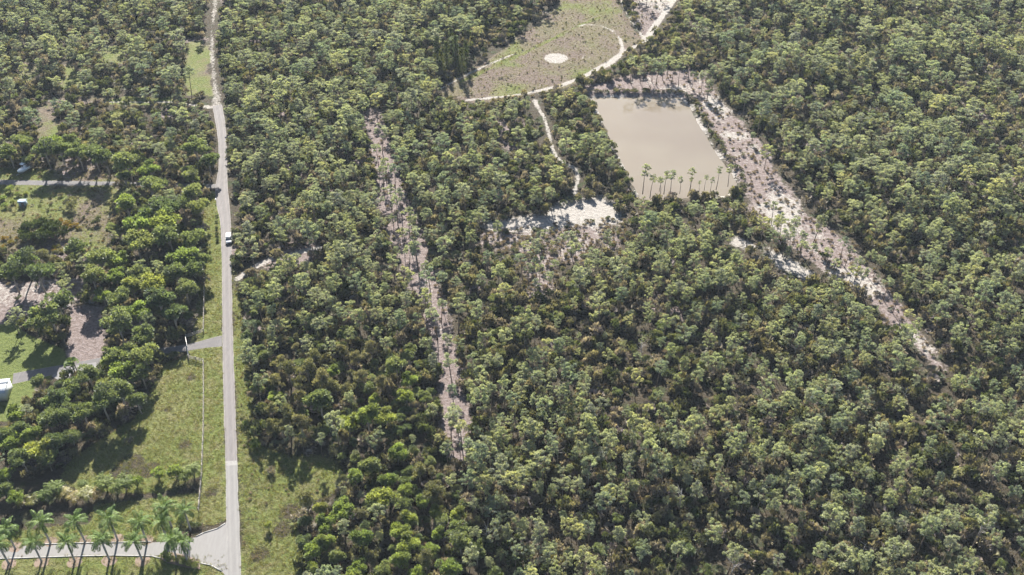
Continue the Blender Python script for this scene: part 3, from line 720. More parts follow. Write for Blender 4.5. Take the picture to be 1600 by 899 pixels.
# a pine-free zone where the photo shows broadleaf thickets (thinned, not empty)
THICKET = [(375, 440), (470, 470), (560, 540), (680, 560), (680, 700), (730, 800), (780, 899), (780, 990), (470, 990), (470, 790), (540, 700), (400, 690), (385, 540)]
LEFTW = [(-80, 225), (335, 225), (345, 520), (250, 560), (240, 600), (100, 745), (-80, 800)]
T_sd = spoly(GX, GY, THICKET); L_sd = spoly(GX, GY, LEFTW)
darts = []
DENS = fbm(GX, GY, 26, 31, 3) + .2 + .3 * (spoly(GX, GY, [(-60, 50), (330, 50), (330, 225), (-60, 225)]) > 0)
for it in range(110000):
    x = random.uniform(-300, 300); y = random.uniform(106, 512)
    if abs(x) > .6 * y + 34 + 20: continue
    s = random.choice((.38, .48, .58, .66, .74, .8, .86, .92, 1.0, 1.1, 1.2))
    ks = min(1.06, max(.72, .72 + (y - 190) / 170 * .34)); s *= ks; tall = max(1.0, (1 / ks) ** 1.0)
    zone = ok(x, y, 11 * s * tall)
    if zone == 2 or (zone == 3 and random.random() > .03): continue
    if zone == 1 and random.random() > .022: continue
    if rast(T_sd, x, y) > 0 and random.random() > .12: continue
    if rast(L_sd, x, y) > 0 and random.random() > .10: continue
    dn = float(rast(DENS, x, y)); r = 3.9 * s + random.choice((0, 0, .4, 1.2, 2.2)) - .2 + max(0, dn) * 5.5
    if not free(x, y, r): continue
    put(x, y, r); darts.append((x, y, s, tall * random.uniform(.88, 1.15)))
# edge trees whose crowns reach into the frame from below are kept; singles are the ones that show largest
def visible(x, y, s, tl):
    a = pix(x, y, 9 * s * tl); return -10 < a[0] < 1610 and 0 < a[1] < 905
darts.sort(key=lambda d: d[1] - (0 if visible(*d) else -1000))
N_SINGLE = 300 - len(hand)
singles = darts[:N_SINGLE]; mass = darts[N_SINGLE:]
for (x, y, s, tl) in singles:
    plant('pine_tree', random.choice(PINES), x, y, s, lean=.035, note='row', sz=tl)
for (x, y, s, th, nt_) in hand:
    plant('pine_tree', random.choice(SKINNY if nt_ == 'pond' else THIN if th else PINES), x, y, s, lean=.04, note=nt_)

# ------------------------------------------------------------------ the mass of plants nobody could count: instanced
def scatter(name, protos, pts, label):
    """pts rows: x y z rx ry rz sx sz"""
    pc = bpy.data.collections.new(name + '_sources')
    for i, p in enumerate(protos):
        o = bpy.data.objects.new('%s_source_%02d' % (name, i), p.joined()); pc.objects.link(o)
    pts = np.asarray(pts, np.float32); n = len(pts)
    me = bpy.data.meshes.new(name); me.vertices.add(n); me.vertices.foreach_set('co', pts[:, :3].ravel())
    for nm, dt, key, arr in (('rot', 'FLOAT_VECTOR', 'vector', pts[:, 3:6]), ('scl', 'FLOAT_VECTOR', 'vector', pts[:, [6, 6, 7]])):
        a = me.attributes.new(nm, dt, 'POINT'); a.data.foreach_set(key, np.ascontiguousarray(arr).ravel())
    a = me.attributes.new('pick', 'INT', 'POINT'); a.data.foreach_set('value', rng.integers(0, len(protos), n).astype(np.int32))
    o = link(bpy.data.objects.new(name, me))
    ng = bpy.data.node_groups.new(name + '_nodes', 'GeometryNodeTree')
    ng.interface.new_socket('Geometry', in_out='INPUT', socket_type='NodeSocketGeometry')
    ng.interface.new_socket('Geometry', in_out='OUTPUT', socket_type='NodeSocketGeometry')
    gi = ng.nodes.new('NodeGroupInput'); go = ng.nodes.new('NodeGroupOutput')
    ci = ng.nodes.new('GeometryNodeCollectionInfo'); ci.inputs['Collection'].default_value = pc
    ci.inputs['Separate Children'].default_value = True; ci.inputs['Reset Children'].default_value = True
    ip = ng.nodes.new('GeometryNodeInstanceOnPoints'); ip.inputs['Pick Instance'].default_value = True
    def na(nm, t):
        q = ng.nodes.new('GeometryNodeInputNamedAttribute'); q.data_type = t; q.inputs[0].default_value = nm; return q.outputs[0]
    ng.links.new(gi.outputs[0], ip.inputs['Points']); ng.links.new(ci.outputs[0], ip.inputs['Instance'])
    ng.links.new(na('pick', 'INT'), ip.inputs['Instance Index']); ng.links.new(na('rot', 'FLOAT_VECTOR'), ip.inputs['Rotation'])
    ng.links.new(na('scl', 'FLOAT_VECTOR'), ip.inputs['Scale']); ng.links.new(ip.outputs[0], go.inputs[0])
    md = o.modifiers.new('scatter', 'NODES'); md.node_group = ng
    return tag(o, label, None, None, 'stuff')

def row(x, y, s, z=0.0, lean=.03, sz=1.0): return (x, y, z, random.gauss(0, lean), random.gauss(0, lean), random.uniform(0, 6.28), s, s * sz)
scatter('pine_forest', PINES, [row(x, y, s, sz=tl) for (x, y, s, tl) in mass], 'dense grey green pine forest covering the land to the top edge')

# broadleaf fill inside the left woods and the thicket, small ones, beyond the hand-placed trees
fill = []
for it in range(16000):
    x = random.uniform(-300, 120); y = random.uniform(106, 300)
    inL, inT = rast(L_sd, x, y) > 0, rast(T_sd, x, y) > 0
    if not (inL or inT): continue
    s = random.uniform(.4, .75)
    if ok(x, y, 8 * s) > 0: continue
    if not free(x, y, 3.6 * s): continue
    put(x, y, 3.6 * s); fill.append(row(x, y, s))
for it in range(14000):
    x = random.uniform(-300, 300); y = random.uniform(106, 505)
    if abs(x) > .6 * y + 45 or ok(x, y, 4) > 0: continue
    s = random.uniform(.28, .6)
    if float(rast(DENS, x, y)) + random.gauss(0, .15) < -.05 or not free(x, y, 3.2 * s): continue
    put(x, y, 3.2 * s); fill.append(row(x, y, s))
scatter('thicket', OAKS + OLIVES, fill, 'low leafy thicket filling the gaps between the larger trees')

# undergrowth
und = []; brush = []
def dens_ok(x, y): return abs(x) < .6 * y + 45
for it in range(60000):
    x = random.uniform(-300, 300); y = random.uniform(108, 505)
    if not dens_ok(x, y): continue
    o = rast(OPEN, x, y)
    if o == 2: continue
    if o == 1:
        if random.random() < (.20 if rast(sd_scrub, x, y) < 0 else .10): (und if random.random() < .35 else brush).append(row(x, y, random.uniform(.35, 1.0)))
        continue
    if random.random() < .62: und.append(row(x, y, random.uniform(.7, 1.9), sz=random.uniform(1.0, 2.1)))
    elif random.random() < .22: brush.append(row(x, y, random.uniform(.6, 1.3)))
def sprinkle(sdA, n, lo, hi, into, box, tilt=.05, thr=.5):
    c = 0
    for it in range(n * 30):
        x = random.uniform(box[0], box[1]); y = random.uniform(box[2], box[3])
        if rast(sdA, x, y) > thr and rast(sd_road, x, y) < -.4 and rast(sd_tracks, x, y) < -.3 and rast(isl, x, y) < 0:
            into.append(row(x, y, random.uniform(lo, hi), lean=tilt)); c += 1
            if c >= n: return
sprinkle(sd_meadow, 160, .25, .6, und, (-40, 120, 330, 520)); sprinkle(sd_meadow, 450, .2, .45, brush, (-40, 120, 330, 520), thr=1)
sprinkle(sd_dirt, 160, .25, .6, brush, (30, 140, 380, 520)); sprinkle(sd_ml, 160, .3, .7, und, (-290, -100, 240, 330)); sprinkle(sd_ml, 150, .3, .7, brush, (-290, -100, 240, 330))
sprinkle(sd_vr, 60, .25, .55, brush, (-90, -20, 105, 260)); sprinkle(sd_fire, 200, .3, .8, brush, (50, 180, 180, 380)); sprinkle(sd_scrub, 300, .4, .9, brush, (-20, 60, 220, 290)); sprinkle(sd_scrub, 120, .5, 1., und, (-20, 60, 220, 290))
BK = (sd_pond + 6); BK = np.where(sd_pond > -3.2, -5, BK); sprinkle(BK, 420, .3, .9, und, (20, 120, 260, 380))
scatter('undergrowth', SHRUBS + PALMETTO, und, 'dark shrubs and palmetto covering the forest floor')
scatter('dry_brush', BRUSH, brush, 'pale dry brush scattered over clearings and meadow')
tf = []
for sdA, nn, box in ((sd_vl, 7000, (-140, -55, 110, 280)), (sd_vr, 5200, (-90, -20, 105, 260)), (sd_lb, 2600, (-160, -55, 100, 140)), (sd_ls, 1500, (-150, -55, 118, 160)), (sd_ml, 3500, (-290, -100, 240, 330)), (sd_meadow, 3500, (-40, 120, 330, 520)), (sd_green, 600, (-40, 90, 340, 460))):
    sprinkle(sdA, nn, .35, .9, tf, box, .1, -.3)
scatter('grass', TUFTS, tf, 'rough grass tufts on the verges, lawns and meadow')

# ------------------------------------------------------------------ palms
def frond_mesh(name, seed, L, el0, droop, mat, nl=26, leaf=.62, wdt=.085, vee=.25):
    """arching feather leaf along +x: midrib and leaflets"""
    g = np.random.default_rng(seed); P_ = []; a = el0; p = np.zeros(3); st = L / 14
    for i in range(15):
        P_.append(p.copy()); p = p + np.array([math.cos(a), 0, math.sin(a)]) * st; a -= droop / 14 * (1 + .6 * i / 14)
    P_ = np.array(P_); mb = MB(); mb.tube([tuple(q) for q in P_[::2]], [.05, .045, .04, .03, .025, .02, .015, .008], 4, False)
    V = []; t = np.linspace(.12, 1, nl)
    for sgn in (-1, 1):
        base = np.stack([np.interp(t * 14, range(15), P_[:, k]) for k in range(3)], -1)
        tg = np.gradient(base, axis=0); tg /= np.linalg.norm(tg, axis=1, keepdims=True)
        side = np.tile([0, sgn, 0.], (nl, 1)); up = np.cross(tg, side) * sgn
        d = tg * .55 + side * .9 + up * (-vee if seed % 2 else vee * .3) + g.normal(0, .12, (nl, 3)) - np.array([0, 0, .25])
        ln = leaf * np.sin(np.pi * (.16 + .74 * t)) ** .7
        V.append(kites(base, d, up + g.normal(0, .2, (nl, 3)), ln, np.full(nl, wdt)))
    V = np.concatenate(V); b = len(mb.v)
    vv = np.concatenate([np.array(mb.v), V]); fs = [list(f) for f in mb.f] + (np.arange(len(V)).reshape(-1, 4) + b).tolist()
    return me_arrays(name, vv, fs, [mat], tint=np.concatenate([np.full(b, .6), np.clip(.5 + np.repeat(g.normal(0, .2, len(V) // 4), 4), 0, 1)]))

M_PALMTRUNK = simple('pale_grey_palm_trunk', (.272, .248, .224), .85, .2, .2, 3)
M_SHAFT = simple('green_crownshaft', (.12, .17, .05), .5, .4, .15, 2)
FR = {k: [frond_mesh('frond', 700 + 10 * k + i, 3.0 + .25 * i, el, dr, M_FROND, nl=30, leaf=.75, wdt=.11) for i in range(2)] for k, (el, dr) in enumerate(((1.25, .9), (.85, 1.25), (.45, 1.4), (.05, 1.2)))}
pt = MB(); pt.tube([(0, 0, 0), (0, 0, .5), (0, 0, 2.2), (0, 0, 4.2), (0, 0, 6.2)], [.27, .23, .21, .23, .17], 10)
PT = pt.mesh('palm_trunk', M_PALMTRUNK, True)
ps = MB(); ps.tube([(0, 0, 6.2), (0, 0, 6.6), (0, 0, 7.5)], [.17, .18, .08], 8); PS = ps.mesh('palm_crownshaft', M_SHAFT, True)
ORD = ['first', 'second', 'third', 'fourth', 'fifth', 'sixth', 'seventh', 'eighth', 'ninth', 'tenth', 'eleventh', 'twelfth', 'thirteenth', 'fourteenth', 'fifteenth', 'sixteenth', 'seventeenth', 'eighteenth', 'nineteenth', 'twentieth']
TENS = {20: 'twenty', 30: 'thirty', 40: 'forty', 50: 'fifty', 60: 'sixty', 70: 'seventy', 80: 'eighty', 90: 'ninety'}
def ordinal(i):
    """1 -> first"""
    if i <= 20: return ORD[i - 1]
    t, u = i // 10 * 10, i % 10
    return (TENS[t][:-1] + 'ieth') if u == 0 else TENS[t] + '-' + ORD[u - 1]

def royal_palm(px, py, s, label, group):
    x, y = gp(px, py); e = empty('royal_palm', (x, y, 0), random.uniform(0, 6.28), 1.0); e.scale = (s, s, s)
    e.rotation_euler = (random.gauss(0, .015), random.gauss(0, .015), e.rotation_euler[2])
    link(bpy.data.objects.new('trunk', PT), e); link(bpy.data.objects.new('crownshaft', PS), e)
    k = 0
    for tier, n in ((0, 3), (1, 5), (2, 6), (3, 5)):
        for i in range(n):
            f = link(bpy.data.objects.new('frond', random.choice(FR[tier])), e)
            f.location = (0, 0, 7.42 - tier * .06); f.rotation_euler = (random.gauss(0, .15), random.gauss(0, .08), k * 2.4 + random.gauss(0, .2)); k += 1
            f.scale = (1, 1, 1) if random.random() < .8 else (.85, .85, .85)
    tag(e, label, 'palm', group)
near = [(14, 881), (65, 877.5), (117, 877), (171, 875), (222.5, 876), (277, 876), (294, 879)]
far_ = [(24, 858), (79, 849), (133, 846.5), (184, 844.5), (230, 847), (262, 846), (268, 823), (298, 828)]
NN = ['leftmost royal palm of the row below the palm driveway'] + ['royal palm %s from the left in the row below the driveway' % ORD[i] for i in (1, 2, 3, 4)] + ['royal palm rising from the clipped hedge below the driveway, left of two', 'royal palm rising from the clipped hedge below the driveway, nearer the road']
FN = ['leftmost royal palm of the row above the palm driveway'] + ['royal palm %s from the left in the row above the driveway' % ORD[i] for i in (1, 2, 3, 4, 5)] + ['royal palm on the lawn beside the driveway entrance, left of two', 'royal palm nearest the fence end at the driveway entrance']
for p, l in zip(near, NN): royal_palm(p[0], p[1], random.uniform(.93, 1.05), l, 'royal palms lining the driveway')
for p, l in zip(far_, FN): royal_palm(p[0], p[1], random.uniform(.93, 1.08), l, 'royal palms lining the driveway')
M_MULCH = simple('orange_brown_mulch', (.169, .129, .103), .95, .1, .35, 6)
def disc(px, py, r, label):
    x, y = gp(px, py); g = random.Random(int(px * 7 + py)); n = 22
    v = [(x, y, .022)] + [(x + r * (.85 + .25 * g.random()) * math.cos(i * 6.2832 / n), y + r * .9 * (.85 + .25 * g.random()) * math.sin(i * 6.2832 / n), .022) for i in range(n)]
    tag(link(bpy.data.objects.new('mulch_bed', me_arrays('mulch_bed', v, [[0, 1 + i, 1 + (i + 1) % n] for i in range(n)], [M_MULCH]))), label, None, None, 'structure')
for p in near[:5]: disc(p[0], p[1] + 1, 1.7, 'round orange mulch bed at a palm foot below the driveway')
for p in far_[:5]: disc(p[0], p[1] - 2.5, 1.5, 'round orange mulch bed at a palm foot above the driveway')
hb = gpa([(250, 866), (262, 862), (290, 868), (312, 876), (313, 890), (290, 887), (262, 880), (251, 874)])
hb_ = MB().add([(*p, .045) for p in hb], [list(range(len(hb)))][:1])
tag(hb_.build('mulch_bed', M_MULCH), 'long mulch bed under the clipped hedge at the driveway entrance', None, None, 'structure')

# ------------------------------------------------------------------ shrubs, areca palms, small plants set one by one
def areca_parts(seed, mat_scale=1.0):
    g = np.random.default_rng(seed); V = []; T = []; mb = MB()
    for i in range(7):
        a = g.random() * 6.28; r = .25 * g.random(); hgt = 1.2 + 1.0 * g.random(); top = np.array([math.cos(a) * (r + .4), math.sin(a) * (r + .4), hgt])
        mb.tube([(math.cos(a) * r, math.sin(a) * r, 0), tuple(top)], [.06, .05], 5, False)
        for k in range(5):
            az = g.random() * 6.28; el = .5 + .8 * g.random(); L = 1.3 + .5 * g.random(); p = top.copy(); e = el
            for st in range(8):
                d = np.array([math.cos(az) * math.cos(e), math.sin(az) * math.cos(e), math.sin(e)]); q = p + d * L / 8
                sd2 = np.array([-math.sin(az), math.cos(az), -.25]); sd3 = np.array([math.sin(az), -math.cos(az), -.25])
                V.append(kites(np.array([p, p]), np.array([d * .6 + sd2, d * .6 + sd3]), np.array([[0, 0, 1.], [0, 0, 1.]]) + g.normal(0, .2, (2, 3)), np.full(2, .5), np.full(2, .16)))
                T.append(np.full(8, np.clip(.5 + g.normal(0, .2), 0, 1))); p = q; e -= .22
    return mb, V, T
M_ARECA = leafmat('areca_fronds', [(0, (.066, .094, .023)), (1, (.101, .125, .031))], .3, .6, .12)
ARECA = [Proto('areca', areca_parts(800 + i), M_ARECA, M_PALEBARK, ('stem', 'fronds')) for i in range(2)]
ARECAG = [Proto('areca_gold', areca_parts(810 + i), M_GOLD, M_PALEBARK, ('stem', 'fronds')) for i in range(2)]
def small(name, protos, cx, cy, wpx, label, cat, group=None, rn=1.15, sz=1.0, zc=.5):
    s = wpx / px_per_m(cy) / 2 / rn; x, y = gp(cx, cy, zc * 1.2 * s * sz)
    e = plant(name, random.choice(protos), x, y, s, sz=sz, note='done'); tag(e, label, cat, group); return e
HEDGE = [(70, 775, 26, 'g'), (88, 764, 28, 'a'), (102, 772, 24, 'y'), (117, 780, 22, 'y'), (135, 775, 26, 'y'), (151, 772, 22, 'y'), (165, 757, 28, 'a'), (180, 764, 24, 'a'), (195, 757, 28, 'a'), (213, 756, 22, 's'), (247, 743, 24, 's'), (276, 740, 26, 's'), (300, 736, 26, 'a'), (288, 744, 20, 'a'), (33, 786, 18, 'y'), (130, 757, 14, 'a'), (52, 782, 22, 'y')]
cnt = {}
for cx, cy, d, k in sorted(HEDGE):
    k = 'a' if k == 'g' else k; cnt[k] = cnt.get(k, 0) + 1; o_ = ordinal(cnt[k])
    if k in 'ag': small('areca_palm', ARECA, cx, cy, d, 'green feathery areca palm, %s from left in the planted row above palms' % o_, 'palm', 'hedge row plants', 1.5, 1.0, 1.2)
    elif k == 'y': small('areca_palm', ARECAG, cx, cy, d, 'yellow orange areca palm, %s from left in the planted row above palms' % o_, 'palm', 'hedge row plants', 1.5, .9, 1.0)
    else: small('hedge_shrub', LIMESH, cx, cy, d, 'dense round green shrub, %s from left in row toward the fence' % o_, 'shrub', 'hedge row plants', 1.2, 1.35)
for i, (cx, cy, d) in enumerate(((257, 868, 14), (266, 872, 14), (276, 875, 14), (287, 877, 14), (297, 880, 14), (306, 883, 13))):
    small('hedge_shrub', LIMESH, cx, cy, d, 'clipped green hedge shrub by the driveway entrance, %s from left' % ordinal(i + 1), 'shrub', 'clipped hedge shrubs', 1.1, .9)
for i, (cx, cy, d) in enumerate(((283, 818, 16), (297, 820, 14), (308, 822, 14))):
    small('shrub', DARKSH, cx, cy, d, 'dark low shrub at the fence end by the driveway, %s from left' % ordinal(i + 1), 'shrub', 'shrubs at the fence end', 1.2, .8)
for i, (cx, cy, d) in enumerate(((40, 365, 26), (48, 374, 24), (55, 358, 28), (65, 370, 28), (72, 357, 28), (82, 369, 26), (88, 359, 26), (98, 366, 20), (62, 352, 20), (80, 351, 18))):
    small('shrub', DARKSH, cx, cy, d, 'dark shrub in the large round thicket on the field, %s from left' % ordinal(i + 1), 'shrub', 'dark thicket on the field', 1.25, 1.25)
for i, (cx, cy, d) in enumerate(sorted(((95, 345, 12), (102, 349, 13), (110, 354, 13), (118, 351, 11), (124, 356, 10), (108, 347, 10), (8, 372, 13), (17, 378, 13), (4, 386, 13), (26, 372, 9), (88, 385, 12), (94, 392, 12), (84, 392, 10), (2, 400, 12)))):
    small('shrub', GOLDSH, cx, cy, d, 'orange yellow low shrub around the dark thicket, %s from left' % ordinal(i + 1), 'shrub', 'orange shrubs on the field', 1.0, .75)
for i, (cx, cy, d) in enumerate(sorted(((16, 297, 16), (6, 311, 13), (28, 304, 10), (41, 303, 9), (9, 322, 12), (20, 316, 10)))):
    small('shrub', LIMESH, cx, cy, d, 'yellow green bush around the small shed, %s from left' % ordinal(i + 1), 'shrub', 'bushes by the shed', 1.2, .9)
for cx, cy, d, l in ((110, 320, 22, 'loose grey green bush in the middle of the dry field'), (95, 305, 8, 'small dark upright shrub just below the shaded side road'), (150, 345, 18, 'grey green bush at the woods edge on the dry field')):
    small('shrub', SHRUBS, cx, cy, d, l, 'shrub', None, 1.2, 1.3)
for i, (cx, cy, d) in enumerate(((339, 338, 5), (338, 347, 5), (338.5, 357, 6), (339, 366, 7), (340, 376, 7))):
    small('shrub', DARKSH, cx, cy, d, 'tiny dark shrub on the verge opposite the white vehicle, %s from top' % ordinal(i + 1), 'shrub', 'tiny verge shrubs', 1.2, 1.0)
for cx, cy, d, pr, l, z_ in ((425, 735, 20, SHRUBS, 'isolated olive bush standing on the grass below the thicket', 1), (420, 824, 14, LIMESH, 'small green bush alone on the verge with a long shadow', 1.6), (386, 578, 18, SHRUBS, 'grey shrub on forest edge beside the upper verge', 1.2), (391, 604, 18, SHRUBS, 'shrub on forest edge below the grey one', 1.2), (400, 697, 20, LIMESH, 'leafy bush at the corner where the verge widens', 1.1), (383, 662, 12, LIMESH, 'little green bush on the verge above the wide corner', .8), (1290, 402, 16, DARKSH, 'round dark bush in the middle of the sandy firebreak', 1.), (202, 690, 16, SHRUBS, 'thin pale bush on the shadow line of the grass field', 1.3), (392, 690, 12, SHRUBS, 'low shrub beside the road verge near its wide corner', 1.)):
    small('shrub', pr, cx, cy, d, l, 'shrub', None, 2.3 if pr is OLIVES else 1.2, z_, 2.5 if pr is OLIVES else .5)
x, y = gp(462, 893); e = plant('juniper', CONES[0], x, y, .42, note='done'); e.scale = (.3, .3, .5); tag(e, 'narrow dark upright juniper on the grass at the bottom edge', 'tree')

# sabal palms in a low planter
def fan_crown(seed):
    mb, V, T = palmetto_parts(seed, 1.5, 34); return MB(), [q + np.array([0, 0, 4.2]) for q in V], T
st_ = MB(); st_.tube([(0, 0, 0), (.1, 0, 2), (0, 0, 4.3)], [.2, .17, .16], 8)
SAB = []
for i in range(2):
    p = Proto.__new__(Proto); p.kinds = ('trunk', 'crown'); p.trunk = st_.mesh('sabal_trunk', M_BARK); mbx, V, T = fan_crown(850 + i); p.crown = finish(V, T, 'sabal_crown', M_FROND); SAB.append(p)
for i, (bx, by, s, l) in enumerate(((115, 590, .95, 'left'), (119, 589, 1.05, 'middle'), (123, 586, .9, 'right'))):
    x, y = gp(bx, by); e = plant('sabal_palm', SAB[i % 2], x, y, s, lean=.07, note='done'); tag(e, '%s one of three fan palms growing from the low grey planter' % l, 'palm', 'three fan palms')
c0 = gp(120, 588); pl = empty('planter', (*c0, 0), R(14))
M_CONC = simple('grey_cast_concrete', (.36, .36, .37), .8, .3, .12, 2); M_SOIL = simple('dark_planter_soil', (.07, .055, .045), .95, .1, .3, 5)
bxm = MB()
for (cx, cy, sx, sy) in ((0, -1.0, 3.4, .18), (0, 1.0, 3.4, .18), (-1.61, 0, .18, 1.82), (1.61, 0, .18, 1.82)): bxm.box((cx, cy, .3), (sx, sy, .6))
bxm.build('wall', M_CONC, pl); MB().box((0, 0, .24), (3.0, 1.78, .44)).build('soil', M_SOIL, pl)
tag(pl, 'low grey rectangular planter beside the dark driveway', 'planter')

# ------------------------------------------------------------------ fences and gate
M_RAIL = simple('weathered_fence_wood', (.30, .27, .24), .85, .2, .25, 4)
POST = MB().box((0, 0, .72), (.17, .17, 1.44)).box((0, 0, 1.46), (.21, .21, .05)).mesh('post', M_RAIL)
def fence(pts, label, hgt=1.35):
    q = gpa(pts); e = empty('rail_fence', (q[0][0], q[0][1], 0)); o = q[0]
    first = True
    for i in range(len(q) - 1):
        a, b = q[i], q[i + 1]; L = float(np.hypot(*(b - a))); n = max(1, round(L / 2.6)); d = (b - a) / n; ang = math.atan2(d[1], d[0]); l = float(np.hypot(*d))
        rail = MB().box((0, 0, 0), (l + .05, .06, .17)).mesh('rail', M_RAIL)
        for k in range(n + 1):
            p = a + d * k - o
            if k or first: po = link(bpy.data.objects.new('post', POST), e); po.location = (p[0], p[1], 0); po.rotation_euler = (0, 0, ang)
            first = False
            if k < n:
                for z in (.45, .85, 1.27):
                    ro = link(bpy.data.objects.new('rail', rail), e); c = p + d / 2; ro.location = (c[0], c[1], z + random.gauss(0, .015)); ro.rotation_euler = (0, random.gauss(0, .006), ang)
    tag(e, label, 'fence')
fence([(320, 440), (319.5, 470), (318.5, 520), (291, 529)], 'wooden rail fence along the verge above the gated driveway')
fence([(295, 561), (318.5, 567), (319, 620), (318.5, 674), (316, 740), (311, 800)], 'long wooden rail fence along the grass below the gated driveway')
g0, g1 = gpa([(291, 530)])[0], gpa([(295, 560)])[0]; dv = g1 - g0; L = float(np.hypot(*dv)); ge = empty('gate', (*g0, 0), math.atan2(dv[1], dv[0]))
M_GATE = simple('pale_painted_gate', (.52, .50, .47), .6, .3, .1)
for z in (.3, .62, .94, 1.3): MB().box((L / 2, 0, z), (L - .3, .07, .13)).build('rail', M_GATE, ge)
for x in (.2, L / 2, L - .2): MB().box((x, .045, .78), (.12, .05, 1.16)).build('stile', M_GATE, ge)
for i in (0, 1): MB().tube([(L * (.1 + .4 * i), -.06, .35), (L * (.48 + .4 * i), -.06, 1.25)], [.04, .04], 4).build('brace', M_GATE, ge)
tag(ge, 'pale closed farm gate across the driveway', 'gate')

# ------------------------------------------------------------------ the white vehicle on the road
M_WHITE = simple('white_car_paint', (.578, .578, .578), .25, .5, .03); M_GLASS = simple('dark_car_glass', (.015, .017, .02), .08, .6, .1); M_TYRE = simple('black_tyre', (.02, .02, .02), .9, .2, .1); M_RIM = simple('grey_wheel_rim', (.35, .35, .36), .35, .5, .1, metallic=.8); M_LAMP = simple('clear_lamp', (.6, .6, .58), .1, .6, .05); M_BLACK = simple('black_plastic', (.025, .025, .027), .6, .3, .1)
p0, p1 = gp(357.5, 372), gp(357.2, 350); vx, vy = gp(358, 376); ve = empty('parked_car', (vx, vy, 0), math.atan2(p0[1] - p1[1], p0[0] - p1[0]))
def section(mb, secs):
    """loft of rounded-rectangle rings: (x, half width bottom, half width top, z0, z1)"""
    n = 8; V = []; fs = []
    for (x, wb, wt, z0, z1) in secs:
        c = min(.10, (z1 - z0) * .25)
        V += [(x, -wb + c, z0), (x, wb - c, z0), (x, wb, z0 + c), (x, wt, z1 - c), (x, wt - c * 1.2, z1), (x, -wt + c * 1.2, z1), (x, -wt, z1 - c), (x, -wb, z0 + c)]
    for i in range(len(secs) - 1):
        for k in range(n): fs.append([i * n + k, i * n + (k + 1) % n, (i + 1) * n + (k + 1) % n, (i + 1) * n + k])
    fs += [list(range(n))[::-1], [(len(secs) - 1) * n + k for k in range(n)]]
    return mb.add(V, fs)
LC = 4.7
section(MB(), [(-2.35, .84, .80, .42, .95), (-2.2, .93, .90, .33, 1.05), (-1.0, .95, .93, .30, 1.06), (.7, .95, .93, .30, 1.06), (1.15, .95, .90, .30, 1.02), (2.0, .92, .84, .33, .95), (2.3, .84, .72, .40, .85)]).build('body', M_WHITE, ve)
section(MB(), [(-2.2, .86, .70, 1.03, 1.55), (-1.95, .88, .74, 1.03, 1.78), (.1, .89, .75, 1.03, 1.80), (.45, .89, .73, 1.03, 1.70), (.5, .89, .72, 1.03, 1.66)]).build('roof', M_WHITE, ve)
ws = MB().add([(.52, -.72, 1.64), (.52, .72, 1.64), (1.22, .82, 1.045), (1.22, -.82, 1.045), (.46, -.8, 1.03), (.46, .8, 1.03)], [[0, 3, 2, 1], [0, 4, 3], [1, 2, 5], [0, 1, 5, 4]]); ws.build('windscreen', M_GLASS, ve)
for sgn in (-1, 1):
    for x0, x1 in ((-2.0, -1.2), (-1.12, -.32), (-.24, .42)):
        wv = [(x0, sgn * .893, 1.12), (x1, sgn * .893, 1.12), (x1, sgn * .79, 1.60), (x0, sgn * .79, 1.60)]
        MB().add([(a, b + sgn * .012, c) for a, b, c in wv] + [(a, b - sgn * .03, c) for a, b, c in wv], [[0, 1, 2, 3], [7, 6, 5, 4], [0, 1, 5, 4], [1, 2, 6, 5], [2, 3, 7, 6], [3, 0, 4, 7]]).build('side_window', M_GLASS, ve)
    for x0, x1 in ((-1.15, -.28), (-.24, .85)): MB().box(((x0 + x1) / 2, sgn * .945, .70), (x1 - x0 - .04, .03, .58)).build('door', M_WHITE, ve)
    MB().box((2.18, sgn * .62, .74), (.18, .32, .16)).build('headlight', M_LAMP, ve)
    MB().box((.72, sgn * 1.02, 1.14), (.14, .2, .15)).build('mirror', M_WHITE, ve)
    for x in (-1.42, 1.45):
        we = MB().tube([(x, sgn * .74, .35), (x, sgn * .96, .35)], [.35, .35], 14).build('wheel', M_TYRE, ve)
        MB().tube([(x, sgn * .93, .35), (x, sgn * .975, .35)], [.21, .21], 10).build('rim', M_RIM, we)
MB().box((2.26, 0, .55), (.16, 1.1, .2)).build('grille', M_BLACK, ve)
tag(ve, 'white car on the worn road, facing down toward the palms', 'car')

